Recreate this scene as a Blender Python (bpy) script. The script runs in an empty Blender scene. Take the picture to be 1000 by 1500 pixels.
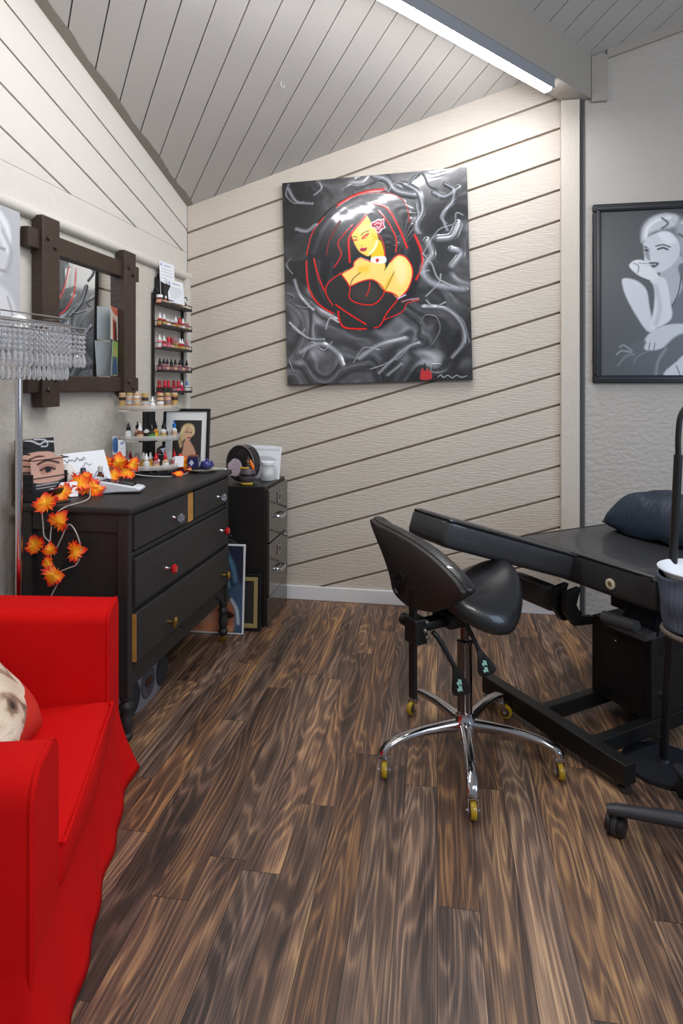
import bpy, bmesh, math, random
import numpy as np
from mathutils import Vector, Matrix
random.seed(7)
PI = math.pi
COL = bpy.context.scene.collection
sc = bpy.context.scene

# ------------------------------------------------------------------ colour / materials
def lin(c):
    return tuple(((v/255.0)/12.92 if v/255.0 <= 0.04045 else ((v/255.0+0.055)/1.055)**2.4) for v in c)
_M = {}
def mat(name, rgb, rough=0.5, metal=0.0, bump=None, trans=0.0, coat=0.0, emit=None, alpha=1.0, ior=1.45, vary=None, spec=None):
    """procedural principled material; bump=(scale, strength, detail, stretch); vary=(scale, amount)"""
    if name in _M: return _M[name]
    m = bpy.data.materials.new(name); m.use_nodes = True
    nt = m.node_tree; b = nt.nodes['Principled BSDF']
    c = lin(rgb)
    b.inputs['Base Color'].default_value = (*c, 1)
    b.inputs['Roughness'].default_value = rough
    b.inputs['Metallic'].default_value = metal
    b.inputs['Transmission Weight'].default_value = trans
    b.inputs['Coat Weight'].default_value = coat
    b.inputs['Alpha'].default_value = alpha
    b.inputs['IOR'].default_value = ior
    if spec is not None: b.inputs['Specular IOR Level'].default_value = spec
    if emit:
        b.inputs['Emission Color'].default_value = (*lin(emit[0]), 1); b.inputs['Emission Strength'].default_value = emit[1]
    tc = None
    if bump or vary:
        tc = nt.nodes.new('ShaderNodeTexCoord')
    if vary:
        n = nt.nodes.new('ShaderNodeTexNoise'); n.inputs['Scale'].default_value = vary[0]; n.inputs['Detail'].default_value = 5
        nt.links.new(tc.outputs['Object'], n.inputs['Vector'])
        mx = nt.nodes.new('ShaderNodeMix'); mx.data_type = 'RGBA'
        mx.inputs['A'].default_value = (*[v*(1-vary[1]) for v in c], 1)
        mx.inputs['B'].default_value = (*[min(1, v*(1+vary[1])) for v in c], 1)
        nt.links.new(n.outputs['Fac'], mx.inputs['Factor']); nt.links.new(mx.outputs['Result'], b.inputs['Base Color'])
    if bump:
        n = nt.nodes.new('ShaderNodeTexNoise'); n.inputs['Scale'].default_value = bump[0]
        n.inputs['Detail'].default_value = bump[2] if len(bump) > 2 else 4
        v = tc.outputs['Object']
        if len(bump) > 3:
            mp = nt.nodes.new('ShaderNodeMapping'); mp.inputs['Scale'].default_value = bump[3]
            if len(bump) > 4: mp.inputs['Rotation'].default_value = bump[4]
            nt.links.new(v, mp.inputs['Vector']); v = mp.outputs['Vector']
        nt.links.new(v, n.inputs['Vector'])
        bp = nt.nodes.new('ShaderNodeBump'); bp.inputs['Strength'].default_value = bump[1]; bp.inputs['Distance'].default_value = 0.01
        nt.links.new(n.outputs['Fac'], bp.inputs['Height']); nt.links.new(bp.outputs['Normal'], b.inputs['Normal'])
    _M[name] = m
    return m

def print_mat(name, rough=0.4, relief=0.0, coat=0.0):
    """material that shows a picture's own colours (stored per vertex), with optional paint relief from the alpha channel"""
    if name in _M: return _M[name]
    m = bpy.data.materials.new(name); m.use_nodes = True
    nt = m.node_tree; b = nt.nodes['Principled BSDF']
    a = nt.nodes.new('ShaderNodeVertexColor'); a.layer_name = 'ink'
    nt.links.new(a.outputs['Color'], b.inputs['Base Color'])
    b.inputs['Roughness'].default_value = rough; b.inputs['Coat Weight'].default_value = coat; b.inputs['Coat Roughness'].default_value = 0.06
    if relief:
        bp = nt.nodes.new('ShaderNodeBump'); bp.inputs['Strength'].default_value = relief; bp.inputs['Distance'].default_value = 0.012
        nt.links.new(a.outputs['Alpha'], bp.inputs['Height'])
        nt.links.new(bp.outputs['Normal'], b.inputs['Normal']); nt.links.new(bp.outputs['Normal'], b.inputs['Coat Normal'])
    _M[name] = m
    return m

def ramp(nt, fac, stops):
    r = nt.nodes.new('ShaderNodeValToRGB'); e = r.color_ramp.elements
    while len(e) < len(stops): e.new(0.5)
    for el, (p, c) in zip(e, stops): el.position = p; el.color = (*lin(c), 1)
    nt.links.new(fac, r.inputs['Fac']); return r.outputs['Color']

def mathn(nt, op, a, b=None, c=None):
    n = nt.nodes.new('ShaderNodeMath'); n.operation = op
    for i, v in enumerate((a, b, c)):
        if v is None: continue
        if isinstance(v, (int, float)): n.inputs[i].default_value = v
        else: nt.links.new(v, n.inputs[i])
    return n.outputs[0]

def floor_mat():
    m = bpy.data.materials.new('walnut_vinyl_planks'); m.use_nodes = True
    nt = m.node_tree; L = nt.links; b = nt.nodes['Principled BSDF']
    tc = nt.nodes.new('ShaderNodeTexCoord')
    mp = nt.nodes.new('ShaderNodeMapping'); mp.inputs['Rotation'].default_value = (0, 0, math.radians(-1.2)); L.new(tc.outputs['Object'], mp.inputs['Vector'])
    sx = nt.nodes.new('ShaderNodeSeparateXYZ'); L.new(mp.outputs['Vector'], sx.inputs[0])
    W, LN = 0.101, 1.08
    px = mathn(nt, 'DIVIDE', sx.outputs['X'], W)
    row = mathn(nt, 'FLOOR', px); fx = mathn(nt, 'FRACT', px)
    w1 = nt.nodes.new('ShaderNodeTexWhiteNoise'); w1.noise_dimensions = '1D'; L.new(row, w1.inputs['W'])
    py = mathn(nt, 'ADD', mathn(nt, 'DIVIDE', sx.outputs['Y'], LN), w1.outputs['Value'])
    seg = mathn(nt, 'FLOOR', py); fy = mathn(nt, 'FRACT', py)
    cv = nt.nodes.new('ShaderNodeCombineXYZ'); L.new(row, cv.inputs[0]); L.new(seg, cv.inputs[1])
    w2 = nt.nodes.new('ShaderNodeTexWhiteNoise'); w2.noise_dimensions = '2D'; L.new(cv.outputs[0], w2.inputs['Vector'])
    pid = w2.outputs['Value']
    # plank-local grain coordinates
    gx = mathn(nt, 'ADD', mathn(nt, 'MULTIPLY', fx, W), mathn(nt, 'MULTIPLY', pid, 37.0))
    gy = mathn(nt, 'ADD', mathn(nt, 'MULTIPLY', sx.outputs['Y'], 1.0), mathn(nt, 'MULTIPLY', pid, 91.0))
    def noise(sxx, syy, det, scale=1.0, dist=0.0):
        c = nt.nodes.new('ShaderNodeCombineXYZ')
        L.new(mathn(nt, 'MULTIPLY', gx, sxx), c.inputs[0]); L.new(mathn(nt, 'MULTIPLY', gy, syy), c.inputs[1])
        n = nt.nodes.new('ShaderNodeTexNoise'); n.inputs['Scale'].default_value = scale; n.inputs['Detail'].default_value = det; n.inputs['Distortion'].default_value = dist
        L.new(c.outputs[0], n.inputs['Vector']); return n.outputs['Fac']
    big = noise(7.0, .85, 2, 1.0, .28)             # cathedral figure
    rings = mathn(nt, 'SINE', mathn(nt, 'MULTIPLY', mathn(nt, 'ADD', big, mathn(nt, 'MULTIPLY', noise(40, 3, 3), .07)), 110.0))
    rings = mathn(nt, 'POWER', mathn(nt, 'MULTIPLY_ADD', rings, 0.5, 0.5), 2.2)
    fine = noise(260.0, 3.5, 5)
    blotch = noise(16.0, 1.1, 4, 1.0, .5)
    t = mathn(nt, 'ADD', mathn(nt, 'MULTIPLY', rings, 0.18), mathn(nt, 'MULTIPLY', fine, 0.66))
    t = mathn(nt, 'ADD', t, mathn(nt, 'MULTIPLY', blotch, .80))
    t = mathn(nt, 'ADD', t, mathn(nt, 'MULTIPLY', pid, 0.16))
    t = mathn(nt, 'SUBTRACT', t, 0.39)
    col = ramp(nt, t, [(0.06, (34, 28, 27)), (0.30, (66, 51, 44)), (0.48, (104, 79, 64)), (0.62, (142, 108, 82)), (0.80, (190, 150, 106))])
    hs = nt.nodes.new('ShaderNodeHueSaturation'); L.new(col, hs.inputs['Color'])
    L.new(mathn(nt, 'MULTIPLY_ADD', mathn(nt, 'FRACT', mathn(nt, 'MULTIPLY', pid, 7.3)), 0.3, 0.80), hs.inputs['Saturation'])
    L.new(mathn(nt, 'MULTIPLY_ADD', mathn(nt, 'FRACT', mathn(nt, 'MULTIPLY', pid, 13.1)), 0.26, 0.86), hs.inputs['Value'])
    # seams
    ex = mathn(nt, 'MINIMUM', fx, mathn(nt, 'SUBTRACT', 1.0, fx)); ey = mathn(nt, 'MINIMUM', fy, mathn(nt, 'SUBTRACT', 1.0, fy))
    sm = mathn(nt, 'MINIMUM', mathn(nt, 'MULTIPLY', ex, W), mathn(nt, 'MULTIPLY', ey, LN))
    smf = mathn(nt, 'LESS_THAN', sm, 0.0009)
    mx = nt.nodes.new('ShaderNodeMix'); mx.data_type = 'RGBA'; L.new(smf, mx.inputs['Factor']); L.new(hs.outputs['Color'], mx.inputs['A']); mx.inputs['B'].default_value = (.02, .015, .012, 1)
    L.new(mx.outputs['Result'], b.inputs['Base Color'])
    L.new(mathn(nt, 'MULTIPLY_ADD', fine, 0.25, 0.30), b.inputs['Roughness'])
    bp = nt.nodes.new('ShaderNodeBump'); bp.inputs['Strength'].default_value = 0.18; bp.inputs['Distance'].default_value = 0.004
    L.new(mathn(nt, 'SUBTRACT', fine, smf), bp.inputs['Height']); L.new(bp.outputs['Normal'], b.inputs['Normal'])
    return m

# ------------------------------------------------------------------ mesh helpers
def I(): return Matrix.Identity(4)
def T(x, y, z): return Matrix.Translation((x, y, z))
def R(a, ax='Z'): return Matrix.Rotation(a, 4, ax)
def NB(): return bmesh.new()

def add_box(bm, c, s, M=None, bev=0.0, seg=2):
    g = bmesh.ops.create_cube(bm, size=1.0)
    vs = g['verts']
    for v in vs: v.co = Vector((v.co.x*s[0]+c[0], v.co.y*s[1]+c[1], v.co.z*s[2]+c[2]))
    if bev > 0:
        es = list({e for v in vs for e in v.link_edges})
        r = bmesh.ops.bevel(bm, geom=es, offset=min(bev, min(s)*0.49), segments=seg, affect='EDGES', profile=0.5)
        vs = list({v for f in r['faces'] for v in f.verts} | {v for v in vs if v.is_valid})
        # include all verts connected
        st = list(vs); seen = set(vs)
        while st:
            v = st.pop()
            for e in v.link_edges:
                o = e.other_vert(v)
                if o not in seen: seen.add(o); st.append(o)
        vs = list(seen)
    if M is not None:
        for v in vs: v.co = M @ v.co
    return vs

def frame_of(d):
    d = d.normalized(); a = Vector((0, 0, 1)) if abs(d.z) < .9 else Vector((1, 0, 0))
    x = d.cross(a).normalized(); y = d.cross(x).normalized(); return x, y

def add_tube(bm, pts, r, n=8, cap=True, closed=False):
    """tube along points; r is a number or a list"""
    pts = [Vector(p) for p in pts]; N = len(pts)
    rings = []; prev = None
    for i, p in enumerate(pts):
        if closed: d = pts[(i+1) % N]-pts[i-1]
        else: d = (pts[min(i+1, N-1)]-pts[max(i-1, 0)])
        if d.length < 1e-9: d = Vector((0, 0, 1))
        d.normalize()
        if prev is None: x, y = frame_of(d)
        else:
            x = (prev - d*prev.dot(d))
            if x.length < 1e-6: x, _ = frame_of(d)
            x.normalize(); y = d.cross(x)
        prev = x
        rr = r[i] if isinstance(r, (list, tuple)) else r
        rings.append([bm.verts.new(p+x*rr*math.cos(2*PI*k/n)+y*rr*math.sin(2*PI*k/n)) for k in range(n)])
    M = N if closed else N-1
    for i in range(M):
        a, b = rings[i], rings[(i+1) % N]
        for k in range(n): bm.faces.new((a[k], a[(k+1) % n], b[(k+1) % n], b[k]))
    if cap and not closed:
        bm.faces.new(rings[0][::-1]); bm.faces.new(rings[-1])

def add_cyl(bm, p0, p1, r0, r1=None, n=16):
    add_tube(bm, [p0, p1], [r0, r0 if r1 is None else r1], n)

def add_lathe(bm, prof, M=None, n=20):
    """profile [(r,z)...] spun about z, capped"""
    M = M or I(); rings = []
    for r, z in prof:
        rings.append([bm.verts.new(M @ Vector((max(r, 1e-4)*math.cos(2*PI*k/n), max(r, 1e-4)*math.sin(2*PI*k/n), z))) for k in range(n)])
    for a, b in zip(rings, rings[1:]):
        for k in range(n): bm.faces.new((a[k], a[(k+1) % n], b[(k+1) % n], b[k]))
    bm.faces.new(rings[0][::-1]); bm.faces.new(rings[-1])

def add_prism(bm, pts, z0, z1, M=None, bev=0, seg=2):
    """extrude polygon pts (xy) from z0 to z1 through matrix M"""
    M = M or I()
    a = [bm.verts.new(M @ Vector((p[0], p[1], z0))) for p in pts]
    b = [bm.verts.new(M @ Vector((p[0], p[1], z1))) for p in pts]
    n = len(pts); fs = [bm.faces.new(a[::-1]), bm.faces.new(b)]
    for k in range(n): fs.append(bm.faces.new((a[k], a[(k+1) % n], b[(k+1) % n], b[k])))
    if bev:
        es = list({e for f in fs[:2] for e in f.edges})
        bmesh.ops.bevel(bm, geom=es, offset=bev, segments=seg, affect='EDGES', profile=.5)

def add_grid(bm, fn, nu, nv, closed_u=False):
    vs = [[bm.verts.new(fn(i/(nu if closed_u else nu-1), j/(nv-1))) for i in range(nu)] for j in range(nv)]
    for j in range(nv-1):
        for i in range(nu if closed_u else nu-1):
            bm.faces.new((vs[j][i], vs[j][(i+1) % nu], vs[j+1][(i+1) % nu], vs[j+1][i]))
    return vs

def add_sphere(bm, c, r, n=12, m=8, s=(1, 1, 1)):
    add_lathe(bm, [(r*math.sin(PI*j/m), -r*math.cos(PI*j/m)) for j in range(m+1)], T(*c) @ Matrix.Diagonal((*s, 1)), n)

def mk(name, bm, m, parent=None, smooth=False, bevel=0.0, sub=0, M=None, angle=40, solid=0.0):
    bmesh.ops.recalc_face_normals(bm, faces=bm.faces)
    me = bpy.data.meshes.new(name); bm.to_mesh(me); bm.free()
    ms = m if isinstance(m, (list, tuple)) else [m]
    for x in ms: me.materials.append(x)
    o = bpy.data.objects.new(name, me); COL.objects.link(o)
    if parent is not None: o.parent = parent
    if M is not None: o.matrix_local = M
    if solid:
        md = o.modifiers.new('solid', 'SOLIDIFY'); md.thickness = solid; md.offset = 0
    if bevel:
        md = o.modifiers.new('bevel', 'BEVEL'); md.width = bevel; md.segments = 2; md.limit_method = 'ANGLE'; md.angle_limit = math.radians(35)
    if sub:
        md = o.modifiers.new('sub', 'SUBSURF'); md.levels = sub; md.render_levels = sub
    if smooth:
        for p in me.polygons: p.use_smooth = True
        if angle < 170 and not sub:
            try: me.set_sharp_from_angle(angle=math.radians(angle))
            except Exception: pass
    return o

def tag(o, label, cat, group=None, kind=None):
    o['label'] = label; o['category'] = cat
    if group: o['group'] = group
    if kind: o['kind'] = kind
    return o
def thing(name, label, cat, loc=(0, 0, 0), rz=0.0, group=None, M=None):
    o = bpy.data.objects.new(name, None); COL.objects.link(o); o.empty_display_size = 0.05
    if M is not None: o.matrix_local = M
    else: o.location = loc; o.rotation_euler = (0, 0, rz)
    return tag(o, label, cat, group)
def struct(name, bm, m, label=None, **k):
    o = mk(name, bm, m, **k); o['kind'] = 'structure'
    if label: o['label'] = label
    return o

def clip_half(poly, nx, ny, d):
    """keep points with nx*x+ny*y <= d"""
    out = []
    for i in range(len(poly)):
        a, b = poly[i], poly[(i+1) % len(poly)]
        da = nx*a[0]+ny*a[1]-d; db = nx*b[0]+ny*b[1]-d
        if da <= 0: out.append(a)
        if (da < 0 < db) or (db < 0 < da):
            t = da/(da-db); out.append((a[0]+(b[0]-a[0])*t, a[1]+(b[1]-a[1])*t))
    return out
def strip(poly, nx, ny, d0, d1):
    p = clip_half(poly, nx, ny, d1)
    return clip_half(p, -nx, -ny, -d0) if len(p) > 2 else []

def smooth_poly(pts, n=5, closed=True):
    P = [Vector((*p, 0)) if len(p) == 2 else Vector(p) for p in pts]; out = []
    N = len(P); rng = range(N) if closed else range(N-1)
    for i in rng:
        if closed: p0, p1, p2, p3 = P[i-1], P[i], P[(i+1) % N], P[(i+2) % N]
        else: p0, p1, p2, p3 = P[max(i-1, 0)], P[i], P[i+1], P[min(i+2, N-1)]
        for k in range(n):
            t = k/n
            out.append(.5*((2*p1)+(-p0+p2)*t+(2*p0-5*p1+4*p2-p3)*t*t+(-p0+3*p1-3*p2+p3)*t**3))
    if not closed: out.append(P[-1])
    return out

# ------------------------------------------------------------------ pictures (printed / painted colours on a fine grid)
def vnoise(x, y, seed):
    rs = np.random.RandomState(seed); L = rs.rand(64, 64)
    xi = np.floor(x).astype(int); yi = np.floor(y).astype(int); fx = x-xi; fy = y-yi
    fx = fx*fx*(3-2*fx); fy = fy*fy*(3-2*fy)
    g = lambda a, b: L[a % 64, b % 64]
    return (g(xi, yi)*(1-fx)+g(xi+1, yi)*fx)*(1-fy)+(g(xi, yi+1)*(1-fx)+g(xi+1, yi+1)*fx)*fy
def fbm(x, y, seed, o=4):
    s = 0; a = .5; t = 0
    for i in range(o): s = s+a*vnoise(x*2**i, y*2**i, seed+i); t += a; a *= .5
    return s/t
def seg_dist(X, Y, pts, closed):
    D = np.full(X.shape, 1e9); ins = np.zeros(X.shape, bool)
    n = len(pts)
    for i in range(n if closed else n-1):
        ax, ay = pts[i]; bx, by = pts[(i+1) % n]
        dx, dy = bx-ax, by-ay; l2 = dx*dx+dy*dy+1e-12
        t = np.clip(((X-ax)*dx+(Y-ay)*dy)/l2, 0, 1)
        D = np.minimum(D, np.hypot(X-ax-t*dx, Y-ay-t*dy))
        if closed:
            c = ((ay > Y) != (by > Y)) & (X < (bx-ax)*(Y-ay)/(by-ay+1e-12)+ax)
            ins ^= c
    return np.where(ins, -D, D) if closed else D

def art(name, parent, M, w, h, nx, base, shapes, m, asp=None, smooth=4, relief=None):
    """flat picture w x h (origin at its centre, x right, y up). shapes: ('P', pts, rgb, blur) filled, ('L', pts, rgb, width, blur) stroke;
    pts in picture units u right 0..1 and v down 0..h/w"""
    ny = int(nx*h/w)
    gx, gy = np.meshgrid(np.linspace(0, 1, nx), np.linspace(0, h/w, ny))
    C = np.zeros((ny, nx, 3)); A = np.full((ny, nx), .5)
    b = base(gx, gy) if callable(base) else base
    if isinstance(b, tuple) and len(b) == 2: C[:], A = b[0], b[1].copy()
    else: C[:] = b
    for s in shapes:
        pts = s[1]
        if smooth and len(pts) > 2: pts = [(p.x, p.y) for p in smooth_poly(pts, smooth, s[0] == 'P')]
        if s[0] == 'P':
            d = seg_dist(gx, gy, pts, True); bl = max(s[3], .6/nx)
        else:
            d = seg_dist(gx, gy, pts, False)-s[3]/2; bl = max(s[4], .6/nx)
        a = np.clip(.5-d/(2*bl), 0, 1); a = a*a*(3-2*a)
        if len(s) > (4 if s[0] == 'P' else 5): a = a*s[-1]
        C = C*(1-a[..., None])+np.array(s[2], float)*a[..., None]
        if relief: A = A*(1-a*.85)+(.5*a*.85)
    if relief:
        for pts, wd, rgb in relief:
            pts = [(p.x, p.y) for p in smooth_poly(pts, 5, False)]
            d = seg_dist(gx, gy, pts, False); core = np.clip(1-d/wd, 0, 1); core = core*core*(3-2*core)
            side = np.clip(1-d/(wd*2.4), 0, 1)**2
            C = C*(1-.35*side[..., None])+np.array([v*.35 for v in rgb])*(side[..., None])*.45
            C = C*(1-.75*core[..., None])+np.array(rgb, float)*.75*core[..., None]
            A = np.maximum(A, .4+.6*core)
    c = C/255.0
    c = np.where(c <= .04045, c/12.92, ((c+.055)/1.055)**2.4)
    co = np.zeros((ny*nx, 3)); co[:, 2] = (A.ravel()-.3)*.005 if relief else 0; co[:, 0] = (gx.ravel()-.5)*w; co[:, 1] = (h/w/2-gy.ravel())*w
    idx = np.arange(ny*nx).reshape(ny, nx)
    f = np.stack([idx[1:, :-1], idx[1:, 1:], idx[:-1, 1:], idx[:-1, :-1]], -1).reshape(-1, 4)
    me = bpy.data.meshes.new(name); me.from_pydata(co.tolist(), [], f.tolist())
    at = me.color_attributes.new('ink', 'FLOAT_COLOR', 'POINT')
    rgba = np.concatenate([c.reshape(-1, 3), A.reshape(-1, 1)], 1).astype(np.float32)
    at.data.foreach_set('color', rgba.ravel())
    me.materials.append(m)
    o = bpy.data.objects.new(name, me); COL.objects.link(o)
    o.parent = parent; o.matrix_local = M
    return o

# compass used for the diagonal furniture: distances forward / right of the doorway viewpoint
YAW = math.atan(160/908.0)
def W2(d, l): return (-d*math.sin(YAW)+l*math.cos(YAW), d*math.cos(YAW)+l*math.sin(YAW))
# ================================================================== ROOM
XL, YB, XR, YF = -1.60, 3.60, 2.30, -0.6
def ceil_z(x, y): return 2.374+.297*(x+1.61)+.28*(3.6-y)
M_back = mat('painted_board', (206, 196, 183), .55, bump=(16, .55, 8, (1.2, 1.2, 10)), vary=(3, .05))
M_left = mat('painted_board_white', (214, 208, 199), .55, bump=(22, .45, 8), vary=(3, .04))
M_gap = mat('board_gap', (140, 126, 108), .9)
M_plas = mat('cream_plaster', (203, 196, 184), .7, bump=(42, .55, 5), vary=(5, .03))
M_plasR = mat('grey_cream_plaster', (186, 180, 172), .6, bump=(30, .75, 5, (1, 1, 1.5)), vary=(4, .03))
M_ceil = mat('ceiling_paint', (190, 186, 181), .6, bump=(20, .1, 4), vary=(4, .03))
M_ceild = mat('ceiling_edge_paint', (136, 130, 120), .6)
M_trimw = mat('trim_paint', (212, 206, 197), .5, bump=(30, .2, 4))
M_post = mat('post_paint', (205, 196, 183), .55, bump=(35, .5, 6, (1, 1, .5)))
M_dark = mat('dark_channel', (84, 82, 82), .6)
M_beam = mat('beam_paint', (168, 161, 152), .6, bump=(14, .3, 6, (1, 1, 3)))
M_base = mat('baseboard_white', (236, 236, 238), .4)

bm = NB(); add_box(bm, ((XL+XR)/2, (YB+YF)/2, -.02), (XR-XL+.1, YB-YF+.1, .04)); struct('floor', bm, floor_mat())

# back wall: sloping boards
poly = [(XL, 0), (.60, 0), (.60, ceil_z(.60, YB)), (XL, ceil_z(XL, YB))]
bm = NB(); add_box(bm, ((XL+.62)/2, YB+.028, 1.6), (.62-XL+.1, .03, 3.2))
for f in bm.faces: f.material_index = 1
Mw = Matrix(((1, 0, 0, 0), (0, 0, 1, YB), (0, 1, 0, 0), (0, 0, 0, 1)))   # (x,z,depth)
slope = .30; sp = .1705; z0 = 2.218+sp*2-.01
nrm = math.hypot(slope, 1)
for k in range(-1, 20):
    hi = z0-k*sp; lo = hi-sp
    # lines z = hi + slope*(x+1.61)
    def dd(v): return (v+slope*1.61)/nrm
    g = .0060
    p = strip(poly, -slope/nrm, 1/nrm, dd(lo)+g, dd(hi)-g)
    if len(p) > 2: add_prism(bm, p, 0.0, .022, Mw)
struct('wall_back', bm, [M_back, M_gap], bevel=.003)

# left wall: boards above the rail, plaster below
bm = NB(); add_box(bm, (XL-.06, (YB+YF)/2, 1.6), (.06, YB-YF+.1, 4.2))
for f in bm.faces: f.material_index = 1
add_box(bm, (XL-.018, (YB+YF)/2, .98), (.036, YB-YF, 1.96)); 
for f in bm.faces[-6:]: f.material_index = 2
ML = Matrix(((0, 0, 1, XL-.03), (1, 0, 0, 0), (0, 1, 0, 0), (0, 0, 0, 1)))   # (y,z,depth)
add_prism(bm, [(YF, 1.96), (YB, 1.96), (YB, 2.088), (YF, 2.088)], 0, .03, ML)
polyL = [(YF, 2.0885), (YB, 2.0885), (YB, ceil_z(XL, YB)+.02), (YF, ceil_z(XL, YF)+.02)]
s2 = -.28; n2 = math.hypot(s2, 1); zc = ceil_z(XL, YB)
for k in range(-1, 14):
    hi = zc+.01-k*.158; lo = hi-.158
    p = strip(polyL, -s2/n2, 1/n2, (lo-s2*YB)/n2+.004, (hi-s2*YB)/n2-.004)
    if len(p) > 2: add_prism(bm, p, .006, .030, ML)
struct('wall_left', bm, [M_left, M_gap, M_plas], bevel=.0025)
# right wall plaster
bm = NB()
pr = [(.7, 0), (XR, 0), (XR, ceil_z(XR, YB)), (.7, ceil_z(.7, YB))]
add_prism(bm, pr, 0, .05, Mw); struct('wall_right', bm, M_plasR)

# ceiling boards on one slanted plane, running down to the corner
ga = math.atan2(.28, -.297)        # downhill direction
ga = math.radians(90+41)
bd = (math.cos(ga), math.sin(ga)); bn = (-bd[1], bd[0])
cpoly = [(XL-.05, YF+.4), (XR, YF+.4), (XR, YB+.05), (XL-.05, YB+.05)]
bm = NB(); W = .134
def add_cboard(bm, p, t0, t1, mi=0):
    a = [bm.verts.new((x, y, ceil_z(x, y)+t0)) for x, y in p]; b = [bm.verts.new((x, y, ceil_z(x, y)+t1)) for x, y in p]
    fs = [bm.faces.new(a), bm.faces.new(b[::-1])]
    for k in range(len(p)): fs.append(bm.faces.new((a[k], b[k], b[(k+1) % len(p)], a[(k+1) % len(p)])))
    for f in fs: f.material_index = mi
off = bn[0]*(-.178)+bn[1]*YB
for k in range(-40, 40):
    d0 = off+k*W
    p = strip(cpoly, bn[0], bn[1], d0+.0028, d0+W-.0028)
    if len(p) > 2: add_cboard(bm, p, 0, .016)
add_cboard(bm, cpoly, .0165, .05, 1)
struct('ceiling', bm, [M_ceil, mat('ceiling_gap', (70, 66, 60), .9)])
# darker band of unfinished paint along the left wall
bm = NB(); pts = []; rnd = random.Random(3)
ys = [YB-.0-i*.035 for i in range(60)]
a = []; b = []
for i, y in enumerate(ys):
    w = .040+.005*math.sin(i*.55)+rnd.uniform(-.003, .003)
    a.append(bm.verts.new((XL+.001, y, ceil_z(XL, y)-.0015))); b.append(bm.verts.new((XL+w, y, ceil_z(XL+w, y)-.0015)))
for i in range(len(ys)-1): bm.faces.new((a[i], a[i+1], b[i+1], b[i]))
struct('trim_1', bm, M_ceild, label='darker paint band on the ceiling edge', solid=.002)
# round rail along the left wall
bm = NB(); add_tube(bm, [(XL+.004, YF, 1.938), (XL+.004, YB, 1.938)], .026, 14); struct('trim_2', bm, M_trimw, smooth=True)
# corner strip
bm = NB(); add_box(bm, (XL+.012, YB-.03, .98), (.024, .06, 1.90)); struct('trim_3', bm, M_trimw, bevel=.003)
# post and dark channel
bm = NB(); add_box(bm, (.646, YB-.018, 1.42), (.098, .036, 2.84)); struct('trim_4', bm, M_post, bevel=.004)
bm = NB(); add_box(bm, (.711, YB-.004, 1.42), (.030, .008, 2.84)); struct('trim_5', bm, M_dark)
# beam
bmv = Vector((.638, .77, 0)).normalized(); nv = Vector((-bmv.y, bmv.x, 0)); E1 = Vector((.757, 3.575, 0))
bm = NB()
def beam_box(bm, s0, s1, n0, n1, z0, z1, zt=None):
    vs = []
    for s in (s0, s1):
        for n in (n0, n1):
            for z in (z0, z1):
                p = E1+bmv*s+nv*n; vs.append(bm.verts.new((p.x, p.y, z)))
    for f in ((0, 1, 3, 2), (4, 6, 7, 5), (0, 4, 5, 1), (2, 3, 7, 6), (0, 2, 6, 4), (1, 5, 7, 3)): bm.faces.new([vs[i] for i in f])
beam_box(bm, -3.1, 0.0, 0, .13, 2.842, 3.17)
struct('trim_6', bm, M_beam, bevel=.004, label='painted ceiling beam')
bm = NB(); add_box(bm, (.80, YB-.012, 2.95), (.085, .024, .25)); struct('trim_7', bm, M_beam, bevel=.003)
bm = NB()
for x0 in (.0,):
    a = (.84, YB-.02); b = (XR, YB-.02)
    vs = []
    for x in (a[0], b[0]):
        for dy in (0, .02):
            for dz in (-.05, .0): vs.append(bm.verts.new((x, YB-.02+dy, ceil_z(x, YB-.02)+dz)))
    for f in ((0, 1, 3, 2), (4, 6, 7, 5), (0, 4, 5, 1), (2, 3, 7, 6), (0, 2, 6, 4), (1, 5, 7, 3)): bm.faces.new([vs[i] for i in f])
struct('trim_8', bm, M_beam)
bm = NB(); add_box(bm, ((XL+.60)/2, YB-.008, .04), (.60-XL, .016, .08)); struct('baseboard_back', bm, M_base, bevel=.003)
bm = NB(); add_box(bm, (.632, YB-.05, .04), (.075, .028, .075)); struct('trim_9', bm, mat('raw_wood', (190, 170, 130), .7), bevel=.002)

# tube light under the beam
t = thing('tube_light', 'long white fluorescent tube light glowing under the ceiling beam', 'light fixture', (0, 0, 0))
s0, s1 = -2.77, -.367
bm = NB(); beam_box(bm, s0, s1, .006, .078, 2.806, 2.8415); beam_box(bm, s0, s1, .002, .0055, 2.781, 2.8415); mk('housing', bm, mat('fixture_white', (150, 152, 158), .45), t, bevel=.003)
bm = NB()
prof = [(.012, 2.806), (.012, 2.794), (.026, 2.778), (.058, 2.778), (.072, 2.794), (.072, 2.806)]
ra = [];
for s in (s0+.012, s1-.004):
    ra.append([bm.verts.new((E1+bmv*s+nv*n)+Vector((0, 0, z))) for n, z in prof])
for k in range(6): bm.faces.new((ra[0][k], ra[0][(k+1) % 6], ra[1][(k+1) % 6], ra[1][k]))
bm.faces.new(ra[0]); bm.faces.new(ra[1][::-1])
mk('diffuser', bm, mat('lit_diffuser', (245, 248, 255), .4, emit=((250, 251, 255), 56.0)), t)
bm = NB(); beam_box(bm, s1-.004, s1+.004, .004, .080, 2.800, 2.8415); mk('end_cap', bm, mat('fixture_grey', (120, 122, 126), .4), t, bevel=.002)
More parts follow.
